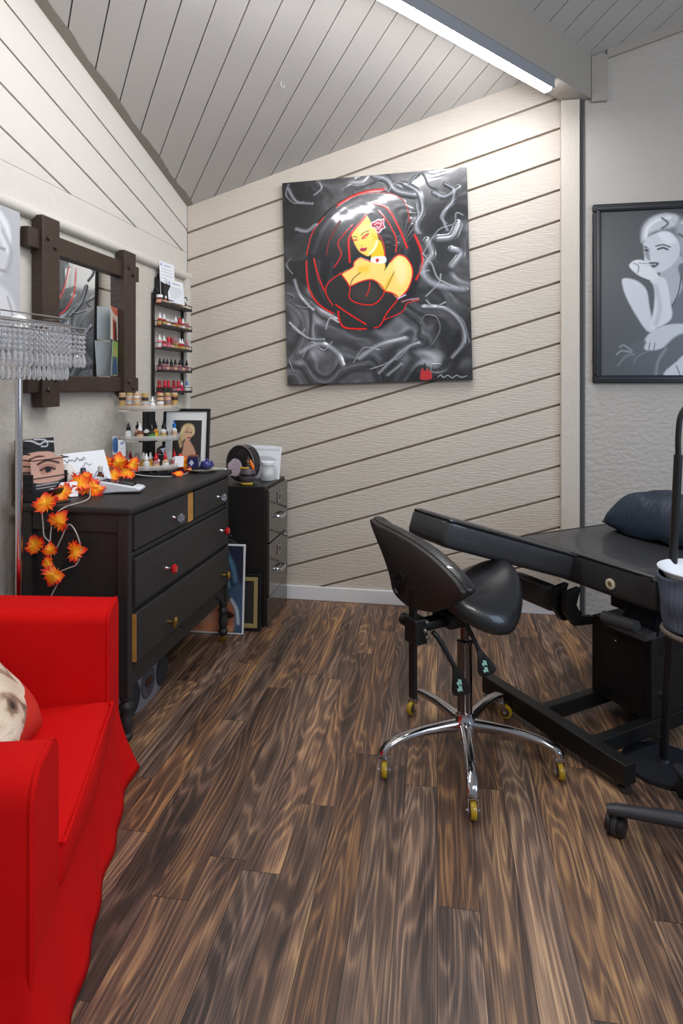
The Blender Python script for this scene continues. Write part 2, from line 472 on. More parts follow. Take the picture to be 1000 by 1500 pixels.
# small ceiling hook
x, y = -.83, 2.98
bm = NB(); add_tube(bm, [(x, y, ceil_z(x, y)+.002), (x, y, ceil_z(x, y)-.02), (x+.012, y, ceil_z(x, y)-.032), (x+.02, y, ceil_z(x, y)-.02)], .003, 6)
tag(mk('ceiling_hook', bm, M_ceil, smooth=True), 'tiny painted hook screwed into the boarded ceiling', 'hook')

# ================================================================== PICTURES
MX_BACK = lambda x, z, y, roll=0: Matrix(((1, 0, 0, x), (0, 0, -1, y), (0, 1, 0, z), (0, 0, 0, 1))) @ R(roll)   # local x right, y up, z towards viewer (-Y)
MX_LEFT = lambda y, z, x: Matrix(((0, 0, 1, x), (1, 0, 0, y), (0, 1, 0, z), (0, 0, 0, 1)))                    # local x = +Y, z = +X

def quad_uv(q, ar):
    """maps photo pixels inside quad q (TL,TR,BR,BL) to picture units"""
    def f(x, y):
        u = v = .5
        for _ in range(12):
            X = [(1-u)*(1-v)*q[0][i]+u*(1-v)*q[1][i]+u*v*q[2][i]+(1-u)*v*q[3][i] for i in (0, 1)]
            du = [(1-v)*(q[1][i]-q[0][i])+v*(q[2][i]-q[3][i]) for i in (0, 1)]
            dv = [(1-u)*(q[3][i]-q[0][i])+u*(q[2][i]-q[1][i]) for i in (0, 1)]
            ex, ey = x-X[0], y-X[1]; det = du[0]*dv[1]-du[1]*dv[0]
            u += (ex*dv[1]-ey*dv[0])/det; v += (du[0]*ey-du[1]*ex)/det
        return (u, v*ar)
    return f
# --- big painting
PW, PH = 1.075, 1.20
pt = thing('painting', 'large square black and grey swirl painting of a long-haired woman in a dark corset', 'painting', M=MX_BACK(-.432, 1.888, YB-.003, math.radians(1.6)))
bm = NB(); add_box(bm, (0, 0, .019), (PW, PH, .036)); mk('canvas', bm, mat('canvas_edge', (34, 34, 36), .5), pt, bevel=.003)
def swirl(gx, gy):
    wx = fbm(gx*2.4, gy*2.4, 5, 3)-.5; wy = fbm(gx*2.4+7, gy*2.4+3, 11, 3)-.5
    X = gx+wx*.75; Y = gy+wy*.75
    h = fbm(X*2.2, Y*2.2, 21, 3)
    streak = .5+.5*np.sin(h*46+5*fbm(X*7, Y*7, 33, 2)); streak2 = .5+.5*np.sin(h*120+6*fbm(X*11, Y*11, 35, 2))
    m1 = np.clip((fbm(X*2.1+3, Y*2.1+1, 41, 3)-.36)*3.4, 0, 1); m2 = np.clip((fbm(X*3.1+9, Y*2.7+5, 51, 3)-.50)*5.0, 0, 1)
    v = 32+84*m1*(.35+.65*streak)*(.7+.3*streak2)+120*m2*(.25+.75*streak**2)+14*(fbm(gx*40, gy*40, 61, 2)-.5)
    tint = fbm(gx*3+4, gy*3+8, 71, 2)
    v = np.clip(v, 15, 220)
    c = np.stack([v*(.95+.05*tint), v*.985, v*(1.05-.05*tint)], -1)
    return np.clip(c, 0, 255), np.clip(.3+.18*m1*streak+.2*m2*streak2+.12*(fbm(X*16, Y*6, 63, 3)-.5), 0, 1)
Q = quad_uv([(419, 262), (684, 240), (691, 550), (427, 555)], PH/PW)
def c6(*p): return [Q(500+x/6.82, 260+y/6.82) for x, y in p]
def c7(*p): return [Q(400+x/3.226, 230+y/3.226) for x, y in p]
RED, BLK, YEL = (225, 25, 18), (34, 32, 32), (250, 216, 96)
S = [
 ('P', c7((180,440),(200,340),(250,260),(330,195),(440,148),(545,140),(640,185),(672,290),(700,380),(716,470),(700,580),(665,660),(540,780),(500,792),(360,790),(320,720),(270,700),(210,640),(188,560)), (30,30,32), .012, .92),
 ('L', c7((250,330),(330,230),(430,180)), (120,120,126), .016, .014, .5), ('L', c7((215,430),(270,300),(350,215)), (95,95,100), .02, .016, .5),
 ('L', c7((560,230),(620,300),(650,420)), (80,80,86), .02, .016, .5), ('L', c7((300,480),(290,590),(330,640)), (70,70,74), .02, .015, .5),
 ('L', c7((595,340),(640,420),(650,560)), (76,78,82), .014, .012, .6), ('L', c7((240,470),(235,560),(265,640)), (78,78,82), .016, .012, .6),
 ('L', c7((330,205),(400,165),(470,143),(545,133)), RED, .012, .003), ('L', c7((320,220),(420,160),(560,150),(640,195),(662,290)), (190,25,25), .005, .003),
 ('L', c7((180,440),(205,340),(260,265)), RED, .006, .003), ('L', c7((178,470),(188,590),(235,670),(305,716)), RED, .009, .003),
 ('L', c7((500,200),(560,225),(610,310),(650,410)), RED, .010, .003), ('L', c7((520,235),(570,300),(600,370),(598,430)), RED, .007, .003),
 ('L', c7((684,350),(715,430),(716,500),(690,560)), RED, .012, .003), ('L', c7((400,300),(330,380),(345,440),(310,500)), (205,25,25), .007, .003),
 ('L', c7((215,460),(235,540),(265,610)), (205,25,22), .010, .003), ('L', c7((340,280),(290,370),(275,440)), (170,25,25), .005, .003),
 # face and neck
 ('P', c6((345,690),(400,590),(440,600),(465,690),(472,760),(478,880),(420,830),(350,800)), (250,200,16), .003),
 ('P', c6((290,330),(325,375),(348,425),(395,500),(412,600),(385,670),(345,720),(312,745),(270,730),(220,690),(170,610),(150,545),(165,490),(235,410),(278,370)), YEL, .002),
 ('P', c6((210,470),(270,430),(330,450),(300,500),(230,520)), (255,236,170), .02, .6),
 ('P', c6((355,520),(410,560),(400,600),(360,560)), (246,190,20), .012, .8), ('L', c6((400,590),(380,660),(330,715)), (255,246,215), .010, .006),
 ('L', c6((290,335),(235,410),(165,490),(120,580),(125,700),(130,800)), RED, .011, .003), ('L', c6((412,520),(455,600),(475,700),(478,800)), RED, .006, .003),
 ('L', c6((150,545),(175,620),(225,700),(310,748)), (120,30,10), .003, .002),
 ('L', c6((245,535),(275,505),(320,490)), (60,40,20), .004, .002), ('L', c6((165,550),(185,545),(200,560)), (60,40,20), .004, .002),
 ('L', c6((255,565),(285,535),(315,520)), (200,40,40), .008, .003), ('L', c6((260,570),(290,558),(305,535)), (200,40,40), .004, .002), ('L', c6((150,575),(175,582),(202,580)), (200,40,40), .007, .003),
 ('P', c6((230,680),(250,658),(268,664),(290,655),(300,665),(285,690),(250,695)), (172,18,62), .002), ('L', c6((230,636),(245,642),(262,634)), (190,130,30), .003, .002),
 # shoulders and chest
 ('P', c6((55,912),(160,852),(175,800),(235,760),(300,785),(380,808),(470,815),(470,890),(530,800),(585,745),(630,732),(690,770),(738,860),(735,960),(690,1080),(610,1165),(540,1120),(470,1092),(370,980),(260,985),(140,1040),(110,1010)), (250,218,120), .002),
 ('P', c6((560,800),(620,760),(680,820),(690,950),(640,1040),(590,960)), (255,232,165), .02, .8), ('P', c6((230,850),(320,840),(300,900),(220,900)), (250,196,40), .02, .8),
 ('P', c6((480,1080),(560,940),(520,960),(470,1050)), (248,196,40), .014, .8),
 ('L', c6((135,1035),(160,970),(235,905)), (90,40,10), .004, .002), ('L', c6((565,900),(520,1000),(475,1090)), (60,20,10), .003, .002),
 ('L', c6((55,912),(160,852),(175,800),(235,760),(300,785),(380,808)), RED, .005, .002), ('L', c6((530,800),(585,745),(630,732),(690,770),(738,860),(738,960),(690,1085),(605,1170)), RED, .007, .002),
 ('P', c6((350,755),(475,745),(478,812),(352,806)), (236,240,246), .002), ('P', c6((388,775),(402,768),(418,772),(414,795),(402,806),(390,795)), (200,20,20), .002),
 # corset and gloves
 ('P', c6((-60,960),(0,935),(40,912),(125,1040),(260,990),(370,982),(470,1092),(540,1110),(600,1168),(650,1150),(680,1130),(650,1190),(800,1180),(690,1210),(640,1290),(470,1370),(400,1440),(250,1450),(70,1450),(20,1320),(-110,1200),(-120,1080)), (46,43,42), .002),
 ('P', c6((150,1060),(250,1010),(330,1010),(390,1060),(430,1120),(380,1190),(250,1200),(160,1150)), (66,62,58), .02, .6), ('P', c6((200,1250),(420,1240),(380,1380),(240,1340)), (62,59,56), .03, .6),
 ('L', c6((40,912),(130,1045),(125,1150),(210,1210),(370,1220),(470,1095),(370,982),(250,992),(130,1045)), RED, .006, .002), ('L', c6((330,1000),(320,1080),(290,1140)), RED, .005, .002),
 ('L', c6((470,1095),(540,1110),(600,1168),(500,1300),(430,1430),(370,1455)), RED, .007, .002), ('L', c6((-10,1220),(100,1300),(290,1420)), RED, .008, .002),
 ('L', c6((40,912),(-80,1000),(-110,1100),(-40,1230)), RED, .006, .002), ('L', c6((15,1290),(30,1390),(95,1455),(290,1465)), RED, .010, .002),
 ('L', c6((600,1168),(675,1130)), (220,200,240), .007, .003), ('L', c6((640,1200),(720,1175),(800,1170)), (230,150,170), .005, .003), ('L', c6((800,1185),(690,1215),(640,1300),(460,1380)), RED, .005, .002),
 # flower
 ('P', c6((345,410),(380,395),(410,375),(440,380),(470,370),(470,430),(485,460),(450,480),(430,510),(395,505),(380,470),(340,460)), (240,232,236), .003),
 ('P', c6((352,415),(385,403),(412,385),(438,390),(462,380),(460,430),(470,458),(440,470),(425,498),(400,495),(388,460),(350,450)), (170,22,48), .003),
 ('L', c6((380,430),(410,410),(440,430),(420,460),(395,450)), (235,220,228), .005, .002), ('L', c6((400,470),(430,480)), (235,220,228), .004, .002), ('L', c6((440,395),(452,420)), (235,220,228), .004, .002),
 # red mark and pale scrawl in the corner
 ('P', c7((712,985),(725,975),(745,985),(757,1000),(757,1028),(708,1030)), (190,50,52), .002), ('P', c7((722,985),(728,950),(735,985)), (40,40,42), .002),
 ('L', c7((785,1020),(800,1010),(810,1022),(830,1012),(850,1024),(870,1012),(890,1022),(915,1015)), (190,190,195), .004, .002),
]
curls = [((90,110),(80,160),(120,200),(165,190)), ((240,100),(250,130),(215,160)), ((560,150),(600,100),(650,110),(690,70)), ((690,80),(720,60),(750,120),(790,140),(790,200)), ((870,180),(820,230),(800,270),(830,300)),
 ((900,260),(870,250),(860,300),(790,330),(720,440)), ((560,60),(500,100),(420,130),(405,150)), ((690,200),(700,260),(690,290)), ((720,440),(760,490),(790,560),(870,600)), ((100,460),(80,490),(110,530)),
 ((735,640),(790,580),(800,540)), ((735,660),(770,690),(820,670)), ((710,770),(730,730),(780,740),(795,800),(760,870)), ((160,920),(200,850),(260,890),(300,850)), ((400,950),(450,880),(520,890)),
 ((600,940),(640,900),(690,840)), ((840,710),(900,760),(925,860)), ((270,790),(290,740),(330,760)), ((95,940),(115,990)), ((110,780),(150,810),(170,790)), ((480,980),(540,960),(600,930)), ((130,680),(180,690),(200,660)), ((730,550),(710,530),(745,520)), ((755,990),(760,960),(800,960)), ((80,620),(120,640),(100,660))]
extra = [((500,70),(560,90),(600,140),(680,160)), ((640,110),(700,150),(720,230),(690,300),(700,340)), ((820,110),(860,140),(850,200),(810,260),(830,330)), ((880,300),(850,360),(790,370)), ((740,380),(760,440),(720,520),(760,580),(830,600),(900,610)), ((90,130),(130,190),(200,200)), ((130,320),(180,330),(220,300)), ((120,560),(150,640),(210,700)), ((720,690),(820,700),(890,770),(900,860),(850,930)), ((430,930),(520,870),(640,840)), ((520,1000),(580,940),(650,880),(700,860)), ((150,900),(240,860),(320,900),(350,960)), ((95,760),(180,830),(260,840)), ((560,1010),(620,960)), ((850,420),(890,440),(850,500)), ((770,150),(820,170),(880,130))]
rr = random.Random(12); RL = []
for k, c in enumerate(curls): RL.append((c7(*c), rr.uniform(.005, .009), (205, 208, 216) if k % 3 else (150, 154, 162)))
for k, c in enumerate(extra): RL.append((c7(*c), rr.uniform(.012, .028), (165, 168, 176)))
art('painted_figure', pt, T(0, 0, .0378), PW-.004, PH-.004, 460, swirl, S, print_mat('gloss_paint', .24, relief=.4, coat=.6), relief=RL)
# --- framed black and white portrait on the right
FX, FZ, FW_, FH_ = 1.125, 1.772, .72, .975
fr = thing('framed_picture', 'large black-framed black and white portrait of a woman resting hand at chin', 'picture', M=MX_BACK(FX, FZ, YB-.002))
bm = NB(); b = .042
def frame_bm(w, h, b, d, z0=0.0, lip=.008):
    bm = NB()
    for (cx, cy, sx, sy) in ((0, h/2-b/2, w, b), (0, -h/2+b/2, w, b), (-w/2+b/2, 0, b, h-2*b), (w/2-b/2, 0, b, h-2*b)):
        add_box(bm, (cx, cy, z0+d/2), (sx, sy, d), bev=min(.006, b*.2))
    return bm
mk('frame', frame_bm(FW_, FH_, b, .03), mat('black_frame', (22, 24, 29), .35), fr)
bm = frame_bm(FW_-.03, FH_-.03, b*.45, .034); mk('frame_bead', bm, mat('black_frame_edge', (40, 43, 49), .3), fr)
iw, ih = FW_-2*b, FH_-2*b; AR = ih/iw
def c8(*p): return [((x-310)/ (890/AR), (y-120)/(890/AR)) for x, y in p]
def bgR(gx, gy):
    v = 60+18*gx+14*gy; return np.stack([v*.96, v, v*1.06], -1)
SK, SKD, HR = (205, 208, 214), (140, 143, 150), (200, 203, 208)
SR = [
 ('P', c8((520,290),(515,220),(550,170),(610,150),(680,150),(740,170),(800,190),(850,250),(860,340),(820,400),(740,420),(690,380),(620,250),(560,270)), (120,123,128), .02),
 ('P', c8((520,300),(525,220),(570,165),(640,145),(700,165),(690,215),(620,230),(560,250)), HR, .018), ('P', c8((690,200),(760,185),(830,240),(840,330),(790,390),(730,390),(705,300)), (165,168,174), .02),
 ('L', c8((540,280),(550,220),(600,180),(660,170)), (235,236,240), .02, .012), ('L', c8((620,170),(650,200),(620,225)), (70,72,76), .012, .01), ('L', c8((720,200),(790,230),(800,310)), (225,227,232), .02, .014),
 ('L', c8((705,260),(750,300),(760,360)), (80,82,88), .015, .012), ('L', c8((530,300),(540,330),(555,300)), (190,192,198), .012, .008), ('L', c8((780,200),(820,260),(825,330)), (90,92,98), .012, .01),
 # neck, chest
 ('P', c8((610,460),(700,370),(740,430),(790,560),(760,640),(680,640),(640,560)), (172,175,182), .012),
 ('P', c8((700,430),(760,420),(900,520),(960,700),(960,900),(760,960),(660,760),(670,640),(720,540)), (96,99,106), .012), ('L', c8((715,480),(700,570),(668,640)), (45,47,52), .008, .005),
 # face
 ('P', c8((530,300),(560,262),(640,240),(700,290),(706,370),(660,430),(610,458),(560,450),(535,420),(532,370)), SK, .008),
 ('P', c8((600,250),(660,250),(690,300),(640,310)), (232,234,238), .02, .8), ('P', c8((535,320),(552,330),(560,390),(540,370)), (110,112,120), .012, .8),
 ('L', c8((590,318),(625,312),(660,325)), (50,52,56), .009, .005), ('L', c8((600,335),(625,328),(648,338)), (38,40,44), .013, .005), ('L', c8((532,318),(545,322)), (60,62,66), .008, .004), ('L', c8((536,336),(552,340)), (40,42,46), .012, .005),
 ('L', c8((558,330),(550,370),(560,382)), (150,152,160), .008, .006), ('P', c8((535,412),(570,402),(606,408),(585,430),(545,432)), (70,72,78), .006), ('L', c8((550,415),(590,414)), (225,226,230), .006, .004),
 # far arm and shoulder, forearm to chin
 ('P', c8((420,500),(440,482),(500,500),(545,550),(560,640),(580,740),(600,760),(550,770),(490,680),(440,580)), SK, .010),
 ('P', c8((500,450),(545,400),(600,470),(640,500),(660,600),(668,700),(600,750),(560,745),(580,640),(575,520)), (212,215,220), .010),
 ('L', c8((590,530),(610,640),(590,730)), (165,168,176), .03, .02, .6),
 ('P', c8((455,420),(480,390),(520,388),(545,405),(520,420),(560,430),(600,470),(580,500),(520,480),(480,450)), (220,222,226), .008),
 ('L', c8((480,405),(505,420),(500,455)), (80,82,88), .006, .004), ('L', c8((505,405),(545,408)), (110,112,118), .005, .004), ('L', c8((455,420),(490,470),(560,500)), (60,62,66), .006, .004),
 # resting arm, hand, skirt
 ('P', c8((540,800),(600,750),(680,730),(760,740),(800,780),(700,800),(640,850),(580,870),(530,860)), (196,199,205), .010), ('L', c8((560,830),(555,865)), (80,82,88), .006, .004), ('L', c8((585,830),(580,868)), (80,82,88), .006, .004),
 ('P', c8((420,900),(480,830),(540,820),(530,870),(600,880),(700,790),(820,780),(960,800),(960,1010),(560,1010),(580,960),(450,940)), (84,87,93), .014), ('L', c8((640,860),(600,930),(590,1010)), (130,133,140), .02, .015), ('L', c8((560,870),(500,900),(480,940)), (120,123,130), .008, .006),
 ('P', c8((640,1010),(690,930),(760,880),(900,880),(960,1010)), (202,205,210), .010), ('L', c8((690,950),(712,1010)), (60,62,66), .006, .004),
 ('L', c8((470,870),(430,840),(410,850)), (150,153,160), .012, .01), ('L', c8((470,880),(420,870),(395,890)), (150,153,160), .012, .01), ('L', c8((480,890),(440,900),(400,950)), (130,133,140), .010, .01),
]
art('print', fr, T(0, 0, .018), iw+.01, ih+.01, 300, bgR, SR, print_mat('print_satin', .35))
bm = NB(); add_box(bm, (0, 0, .008), (FW_-.02, FH_-.02, .014)); mk('backing', bm, mat('backing_board', (60, 60, 62), .8), fr)

# --- unframed canvas on the left wall
po = thing('canvas_print', 'pale grey unframed canvas print of a light-haired woman on left wall above lamp', 'picture', M=MX_LEFT(1.74, 1.68, XL+.001))
bm = NB(); add_box(bm, (0, 0, .008), (.66, .56, .016)); mk('canvas', bm, mat('canvas_pale', (190, 190, 192), .6), po, bevel=.002)
SP = [('P', [(.62,.85),(.66,.6),(.8,.5),(.93,.55),(.99,.7),(.99,.85)], (214,214,216), .02), ('P', [(.62,.40),(.62,.22),(.74,.12),(.88,.16),(.92,.30),(.86,.44),(.76,.52),(.68,.50)], (205,205,208), .015),
 ('P', [(.60,.36),(.60,.18),(.74,.07),(.88,.12),(.93,.22),(.90,.32),(.82,.22),(.72,.22),(.66,.34)], (232,232,234), .015), ('L', [(.86,.20),(.93,.30),(.90,.42)], (165,165,168), .02, .02), ('L', [(.84,.30),(.88,.30)], (130,130,133), .012, .01), ('L', [(.84,.42),(.88,.42)], (140,134,136), .012, .01), ('L', [(.70,.15),(.80,.13),(.88,.2)], (190,190,193), .014, .012), ('L', [(.90,.56),(.94,.66),(.94,.84)], (140,140,144), .010, .008)]
art('print', po, T(0, 0, .0168), .658, .558, 150, (186, 186, 189), SP, print_mat('print_matt', .6))
# ================================================================== LEFT WALL: MIRROR, LAMP, RACK
M_dwood = mat('dark_stained_wood', (62, 48, 40), .42, bump=(30, .25, 5, (1, 1, 6)), vary=(9, .3))
M_dwood_h = mat('dark_stained_wood_rail', (62, 48, 40), .42, bump=(30, .25, 5, (1, 6, 1)), vary=(9, .3))
M_mirror = mat('mirror_silver', (225, 228, 228), .015, 1.0)
M_blk = mat('black_satin', (26, 26, 28), .4)
M_chrome = mat('chrome', (215, 215, 220), .12, 1.0)
M_white = mat('white_plastic', (235, 236, 238), .35)
M_clear = mat('clear_acrylic', (248, 250, 250), .04, trans=1.0, ior=1.4)

mi = thing('wall_mirror', 'square mirror in a dark wooden frame with crossed overlapping corners on left wall', 'mirror', (XL, 2.505, 1.56))
# local: x away from wall, y along wall, z up
def rail(nm, y0, y1, z0, z1, x0, x1, m):
    bm = NB(); add_box(bm, ((x0+x1)/2, (y0+y1)/2, (z0+z1)/2), (x1-x0, y1-y0, z1-z0)); return mk(nm, bm, m, mi, bevel=.004)
rail('rail', -.42, .418, .235, .311, .006, .042, M_dwood_h); rail('rail', -.42, .412, -.318, -.250, .006, .042, M_dwood_h)
rail('stile', -.358, -.250, -.374, .370, .012, .056, M_dwood); rail('stile', .250, .361, -.339, .365, .012, .056, M_dwood)
for y, z in ((-.325, .285), (-.280, .255), (.290, .285), (.330, .255), (-.325, -.305), (-.280, -.265), (.290, -.270), (.330, -.300)):
    bm = NB(); add_prism(bm, [(-.011, 0), (0, -.011), (.011, 0), (0, .011)], 0, .012, Matrix(((0, 0, 1, .052), (1, 0, 0, y), (0, 1, 0, z), (0, 0, 0, 1))), bev=.003, seg=1)
    mk('peg', bm, M_dwood, mi)
bm = NB(); add_box(bm, (.014, 0, -.008), (.008, .56, .52)); mk('mirror_glass', bm, M_mirror, mi)
# two curling photographs tucked behind the right stile
def photo_card(z0, z1, y, curl, label, shapes, base):
    w, h = .115, z1-z0
    o = art('photo_card', None, I(), w, h, 40, base, shapes, print_mat('photo_gloss', .25))
    for v in o.data.vertices:
        q = .5-v.co.x/w           # 0 tucked edge .. 1 free edge
        v.co = Vector((.004+.030*q+curl*q*q*(v.co.y/h+.5), -w*q, v.co.y))
    md = o.modifiers.new('s', 'SOLIDIFY'); md.thickness = .0010; md.offset = -1
    o.data.materials.append(M_white); md.material_offset = 1; md.material_offset_rim = 1
    o.location = (XL+.0185, y, (z0+z1)/2)
    for p in o.data.polygons: p.use_smooth = True
    return tag(o, label, 'photo')
photo_card(1.485, 1.640, 2.752, .0, 'upper curled photo print with reddish tones tucked in the right edge of mirror', [('P', [(.3,.5),(.5,.45),(.6,.8),(.55,1.4),(.35,1.4)], (150,50,40), .03), ('P', [(.55,.7),(.75,.6),(.85,1.4),(.6,1.5)], (70,50,44), .04), ('P', [(0,.0),(1,.0),(1,.3),(.4,.25)], (190,100,80), .03), ('P', [(.35,.35),(.5,.32),(.52,.5),(.38,.5)], (214,170,140), .03)], (205, 190, 176))
photo_card(1.315, 1.480, 2.752, .012, 'lower curled photo print tucked in the right edge of mirror, person in blue print top', [('P', [(0,.0),(1,.0),(1,.6),(0,.6)], (150,185,90), .06), ('P', [(.3,.7),(.6,.6),(.85,1.0),(.8,1.5),(.25,1.4)], (70,95,130), .03), ('P', [(.4,.3),(.6,.28),(.62,.6),(.42,.62)], (214,165,135), .03), ('P', [(.2,1.45),(.8,1.4),(.8,1.7),(.2,1.7)], (225,190,70), .04)], (120, 140, 120))

# crystal floor lamp
LX, LY = -1.445, 1.885
la = thing('floor_lamp', 'chrome floor lamp with a rectangular shade of hanging crystal strands between dresser and armchair', 'lamp', (LX, LY, 0))
bm = NB(); add_cyl(bm, (0, 0, .02), (0, 0, 1.34), .0115, n=16); mk('pole', bm, M_chrome, la, smooth=True)
bm = NB(); add_lathe(bm, [(.12, 0), (.12, .012), (.03, .022), (.014, .03)], n=28); mk('base', bm, M_chrome, la, smooth=True)
bm = NB(); add_lathe(bm, [(.02, 1.33), (.022, 1.42), (.018, 1.43)], n=16); mk('lamp_holder', bm, M_white, la, smooth=True)
bm = NB(); add_lathe(bm, [(.010, 1.43), (.03, 1.455), (.034, 1.48), (.02, 1.505), (.004, 1.512)], n=16); mk('bulb', bm, mat('frosted_bulb', (245, 245, 240), .3), la, smooth=True)
ux, uy = math.sin(math.radians(8)), math.cos(math.radians(8))
def shade_ring(hl, hw, z): return [(hl*a*ux+hw*b*uy, hl*a*uy-hw*b*ux, z) for a, b in ((-1, -1), (1, -1), (1, 1), (-1, 1))]
tiers = [(.150, .075, 1.487, 1.292), (.225, .085, 1.458, 1.338)]
bm = NB()
for hl, hw, z, zb in tiers:
    for zz in ((z, z+.022) if hl < .25 else (z,)):
        add_tube(bm, shade_ring(hl, hw, zz), .0028, 6, closed=True)
r0 = shade_ring(.150, .075, 1.509); r1 = shade_ring(.150, .075, 1.487); r2 = shade_ring(.225, .085, 1.458)
for a, b2, c in zip(r0, r1, r2): add_tube(bm, [a, b2], .0025, 6); add_tube(bm, [b2, c], .0025, 6)
add_tube(bm, [((r1[0][0]+r1[3][0])/2, (r1[0][1]+r1[3][1])/2, 1.487), ((r1[1][0]+r1[2][0])/2, (r1[1][1]+r1[2][1])/2, 1.487)], .0025, 6)
mk('shade_frame', bm, M_chrome, la, smooth=True)
bm = NB(); add_tube(bm, shade_ring(.06, .05, 1.295), .003, 6, closed=True); add_cyl(bm, (0, 0, 1.29), (0, 0, 1.32), .018); mk('lower_ring', bm, M_chrome, la, smooth=True)
M_crys = mat('crystal', (250, 252, 255), .02, trans=.78, ior=1.5, coat=.5)
def strand_mesh(n, drop):
    bm = NB(); z = 0
    for k in range(n):
        r = .0078
        add_lathe(bm, [(.001, z), (r*.75, z-.004), (r, z-.0085), (r*.75, z-.013), (.001, z-.017)], n=8); z -= .0175
    add_lathe(bm, [(.001, z), (.005, z-.008), (.0085, z-drop*.62), (.005, z-drop*.9), (.001, z-drop)], n=8)
    bmesh.ops.recalc_face_normals(bm, faces=bm.faces)
    me = bpy.data.meshes.new('crystal_strand'); bm.to_mesh(me); bm.free(); me.materials.append(M_crys); return me
sm1 = strand_mesh(8, .055); sm2 = strand_mesh(4, .05)
def put(me, p):
    o = bpy.data.objects.new('crystal_strand', me); COL.objects.link(o); o.parent = la; o.location = p
for (hl, hw, z, zb), me, nl, nw in ((tiers[0], sm1, 14, 6), (tiers[1], sm2, 20, 6)):
    c = shade_ring(hl, hw, z-.004)
    for side, nn in (((c[0], c[1]), 0), ((c[1], c[2]), nw), ((c[2], c[3]), nl), ((c[3], c[0]), nw)):
        if nn == 0: continue
        for k in range(nn):
            t_ = (k+.5)/nn
            put(me, Vector(side[0]).lerp(Vector(side[1]), t_))

# ---- bottles
_BM = {}
def lathe_mesh(key, prof, n=14):
    if key not in _BM:
        bm = NB(); add_lathe(bm, prof, n=n)
        for f in bm.faces: f.smooth = True
        bmesh.ops.recalc_face_normals(bm, faces=bm.faces)
        me = bpy.data.meshes.new(key); bm.to_mesh(me); bm.free(); me.set_sharp_from_angle(angle=math.radians(35)); me.materials.append(None); _BM[key] = me
    return _BM[key]
BODY = {'dropper': [(.0105, 0), (.0115, .002), (.0115, .026), (.006, .031), (.006, .034)], 'jar': [(.0145, 0), (.0155, .002), (.0155, .022), (.013, .025)], 'tall': [(.012, 0), (.013, .002), (.013, .040), (.006, .046), (.006, .050)], 'polish': [(.0115, 0), (.0125, .002), (.0125, .026), (.006, .030)]}
CAP = {'dropper': [(.0072, .034), (.0072, .042), (.0045, .045), (.0025, .056), (.001, .058)], 'jar': [(.0145, .0255), (.0145, .036), (.013, .038)], 'tall': [(.008, .050), (.008, .064), (.003, .068), (.003, .080), (.001, .082)], 'polish': [(.0078, .0305), (.0072, .052), (.005, .055)]}
BAND = {'dropper': (.0117, .006, .022), 'jar': (.0157, .004, .018), 'tall': (.0132, .008, .032), 'polish': (.0127, .006, .022)}
RGB = {'white': (236, 236, 234), 'red': (196, 32, 40), 'crimson': (150, 20, 30), 'pink': (226, 120, 135), 'brown': (120, 72, 48), 'amber': (196, 132, 52), 'gold': (196, 164, 100), 'black': (24, 24, 26), 'grey': (130, 128, 128), 'blue': (30, 120, 215), 'tan': (212, 172, 138), 'dark': (60, 44, 42), 'clear': (220, 220, 216), 'magenta': (230, 25, 100), 'yellow': (238, 186, 40), 'green': (60, 150, 70), 'rose': (170, 110, 118), 'silver': (190, 190, 194)}
def pm(c): return mat('plastic_'+c, RGB[c], .32)
def cluster(style, body, cap, band, loc, label, group, s=1.0, cat='bottle', name=None):
    o = thing(name or {'jar': 'pigment_jar'}.get(style, 'pigment_bottle'), label, cat, loc, random.uniform(0, 6), group)
    o.scale = (s, s, s)
    for nm, key, prof, c in (('body', 'body_'+style, BODY[style], body), ('cap', 'cap_'+style, CAP[style], cap)):
        c_ = bpy.data.objects.new(nm, lathe_mesh(key, prof)); COL.objects.link(c_); c_.parent = o
        c_.material_slots[0].link = 'OBJECT'; c_.material_slots[0].material = pm(c)
    if band:
        r, z0, z1 = BAND[style]
        c_ = bpy.data.objects.new('paper_label', lathe_mesh('band_'+style, [(r, z0), (r, z1)])); COL.objects.link(c_); c_.parent = o
        c_.material_slots[0].link = 'OBJECT'; c_.material_slots[0].material = pm(band)
    return o
ORD = ['first', 'second', 'third', 'fourth', 'fifth', 'sixth', 'seventh', 'eighth', 'ninth', 'tenth', 'eleventh', 'twelfth', 'thirteenth']

# ---- wall rack
ry0, ry1 = 3.125, 3.515
rk = thing('wall_rack', 'narrow black metal wall rack with five bottle shelves in the corner', 'rack', (XL, (ry0+ry1)/2, 1.225))
hw = (ry1-ry0)/2; M_rack = mat('rack_black', (30, 28, 30), .4)
shelf_z = [1.588-1.225, 1.468-1.225, 1.345-1.225, 1.228-1.225]
shelf_z = [.368+.122, .368, .247, .122, .004]
for s in (-1, 1):
    bm = NB(); add_box(bm, (.012, s*(hw-.008), .27), (.012, .014, .56)); add_tube(bm, [(.012, s*(hw-.008), .55), (.02, s*(hw-.008), .575), (.035, s*(hw-.008), .575), (.04, s*(hw-.008), .555)], .004, 6); mk('upright', bm, M_rack, rk)
for z in shelf_z:
    bm = NB(); add_box(bm, (.036, 0, z), (.060, 2*hw, .004)); add_box(bm, (.066, 0, z+.005), (.003, 2*hw, .014)); sh = mk('shelf', bm, M_rack, rk)
    bm = NB()
    add_tube(bm, [(.012, -hw, z+.030), (.067, -hw, z+.030), (.067, hw, z+.030), (.012, hw, z+.030)], .002, 6)
    for s in (-1, 1): add_tube(bm, [(.067, s*hw, z), (.067, s*hw, z+.030)], .002, 6)
    mk('guard_rail', bm, M_rack, sh)
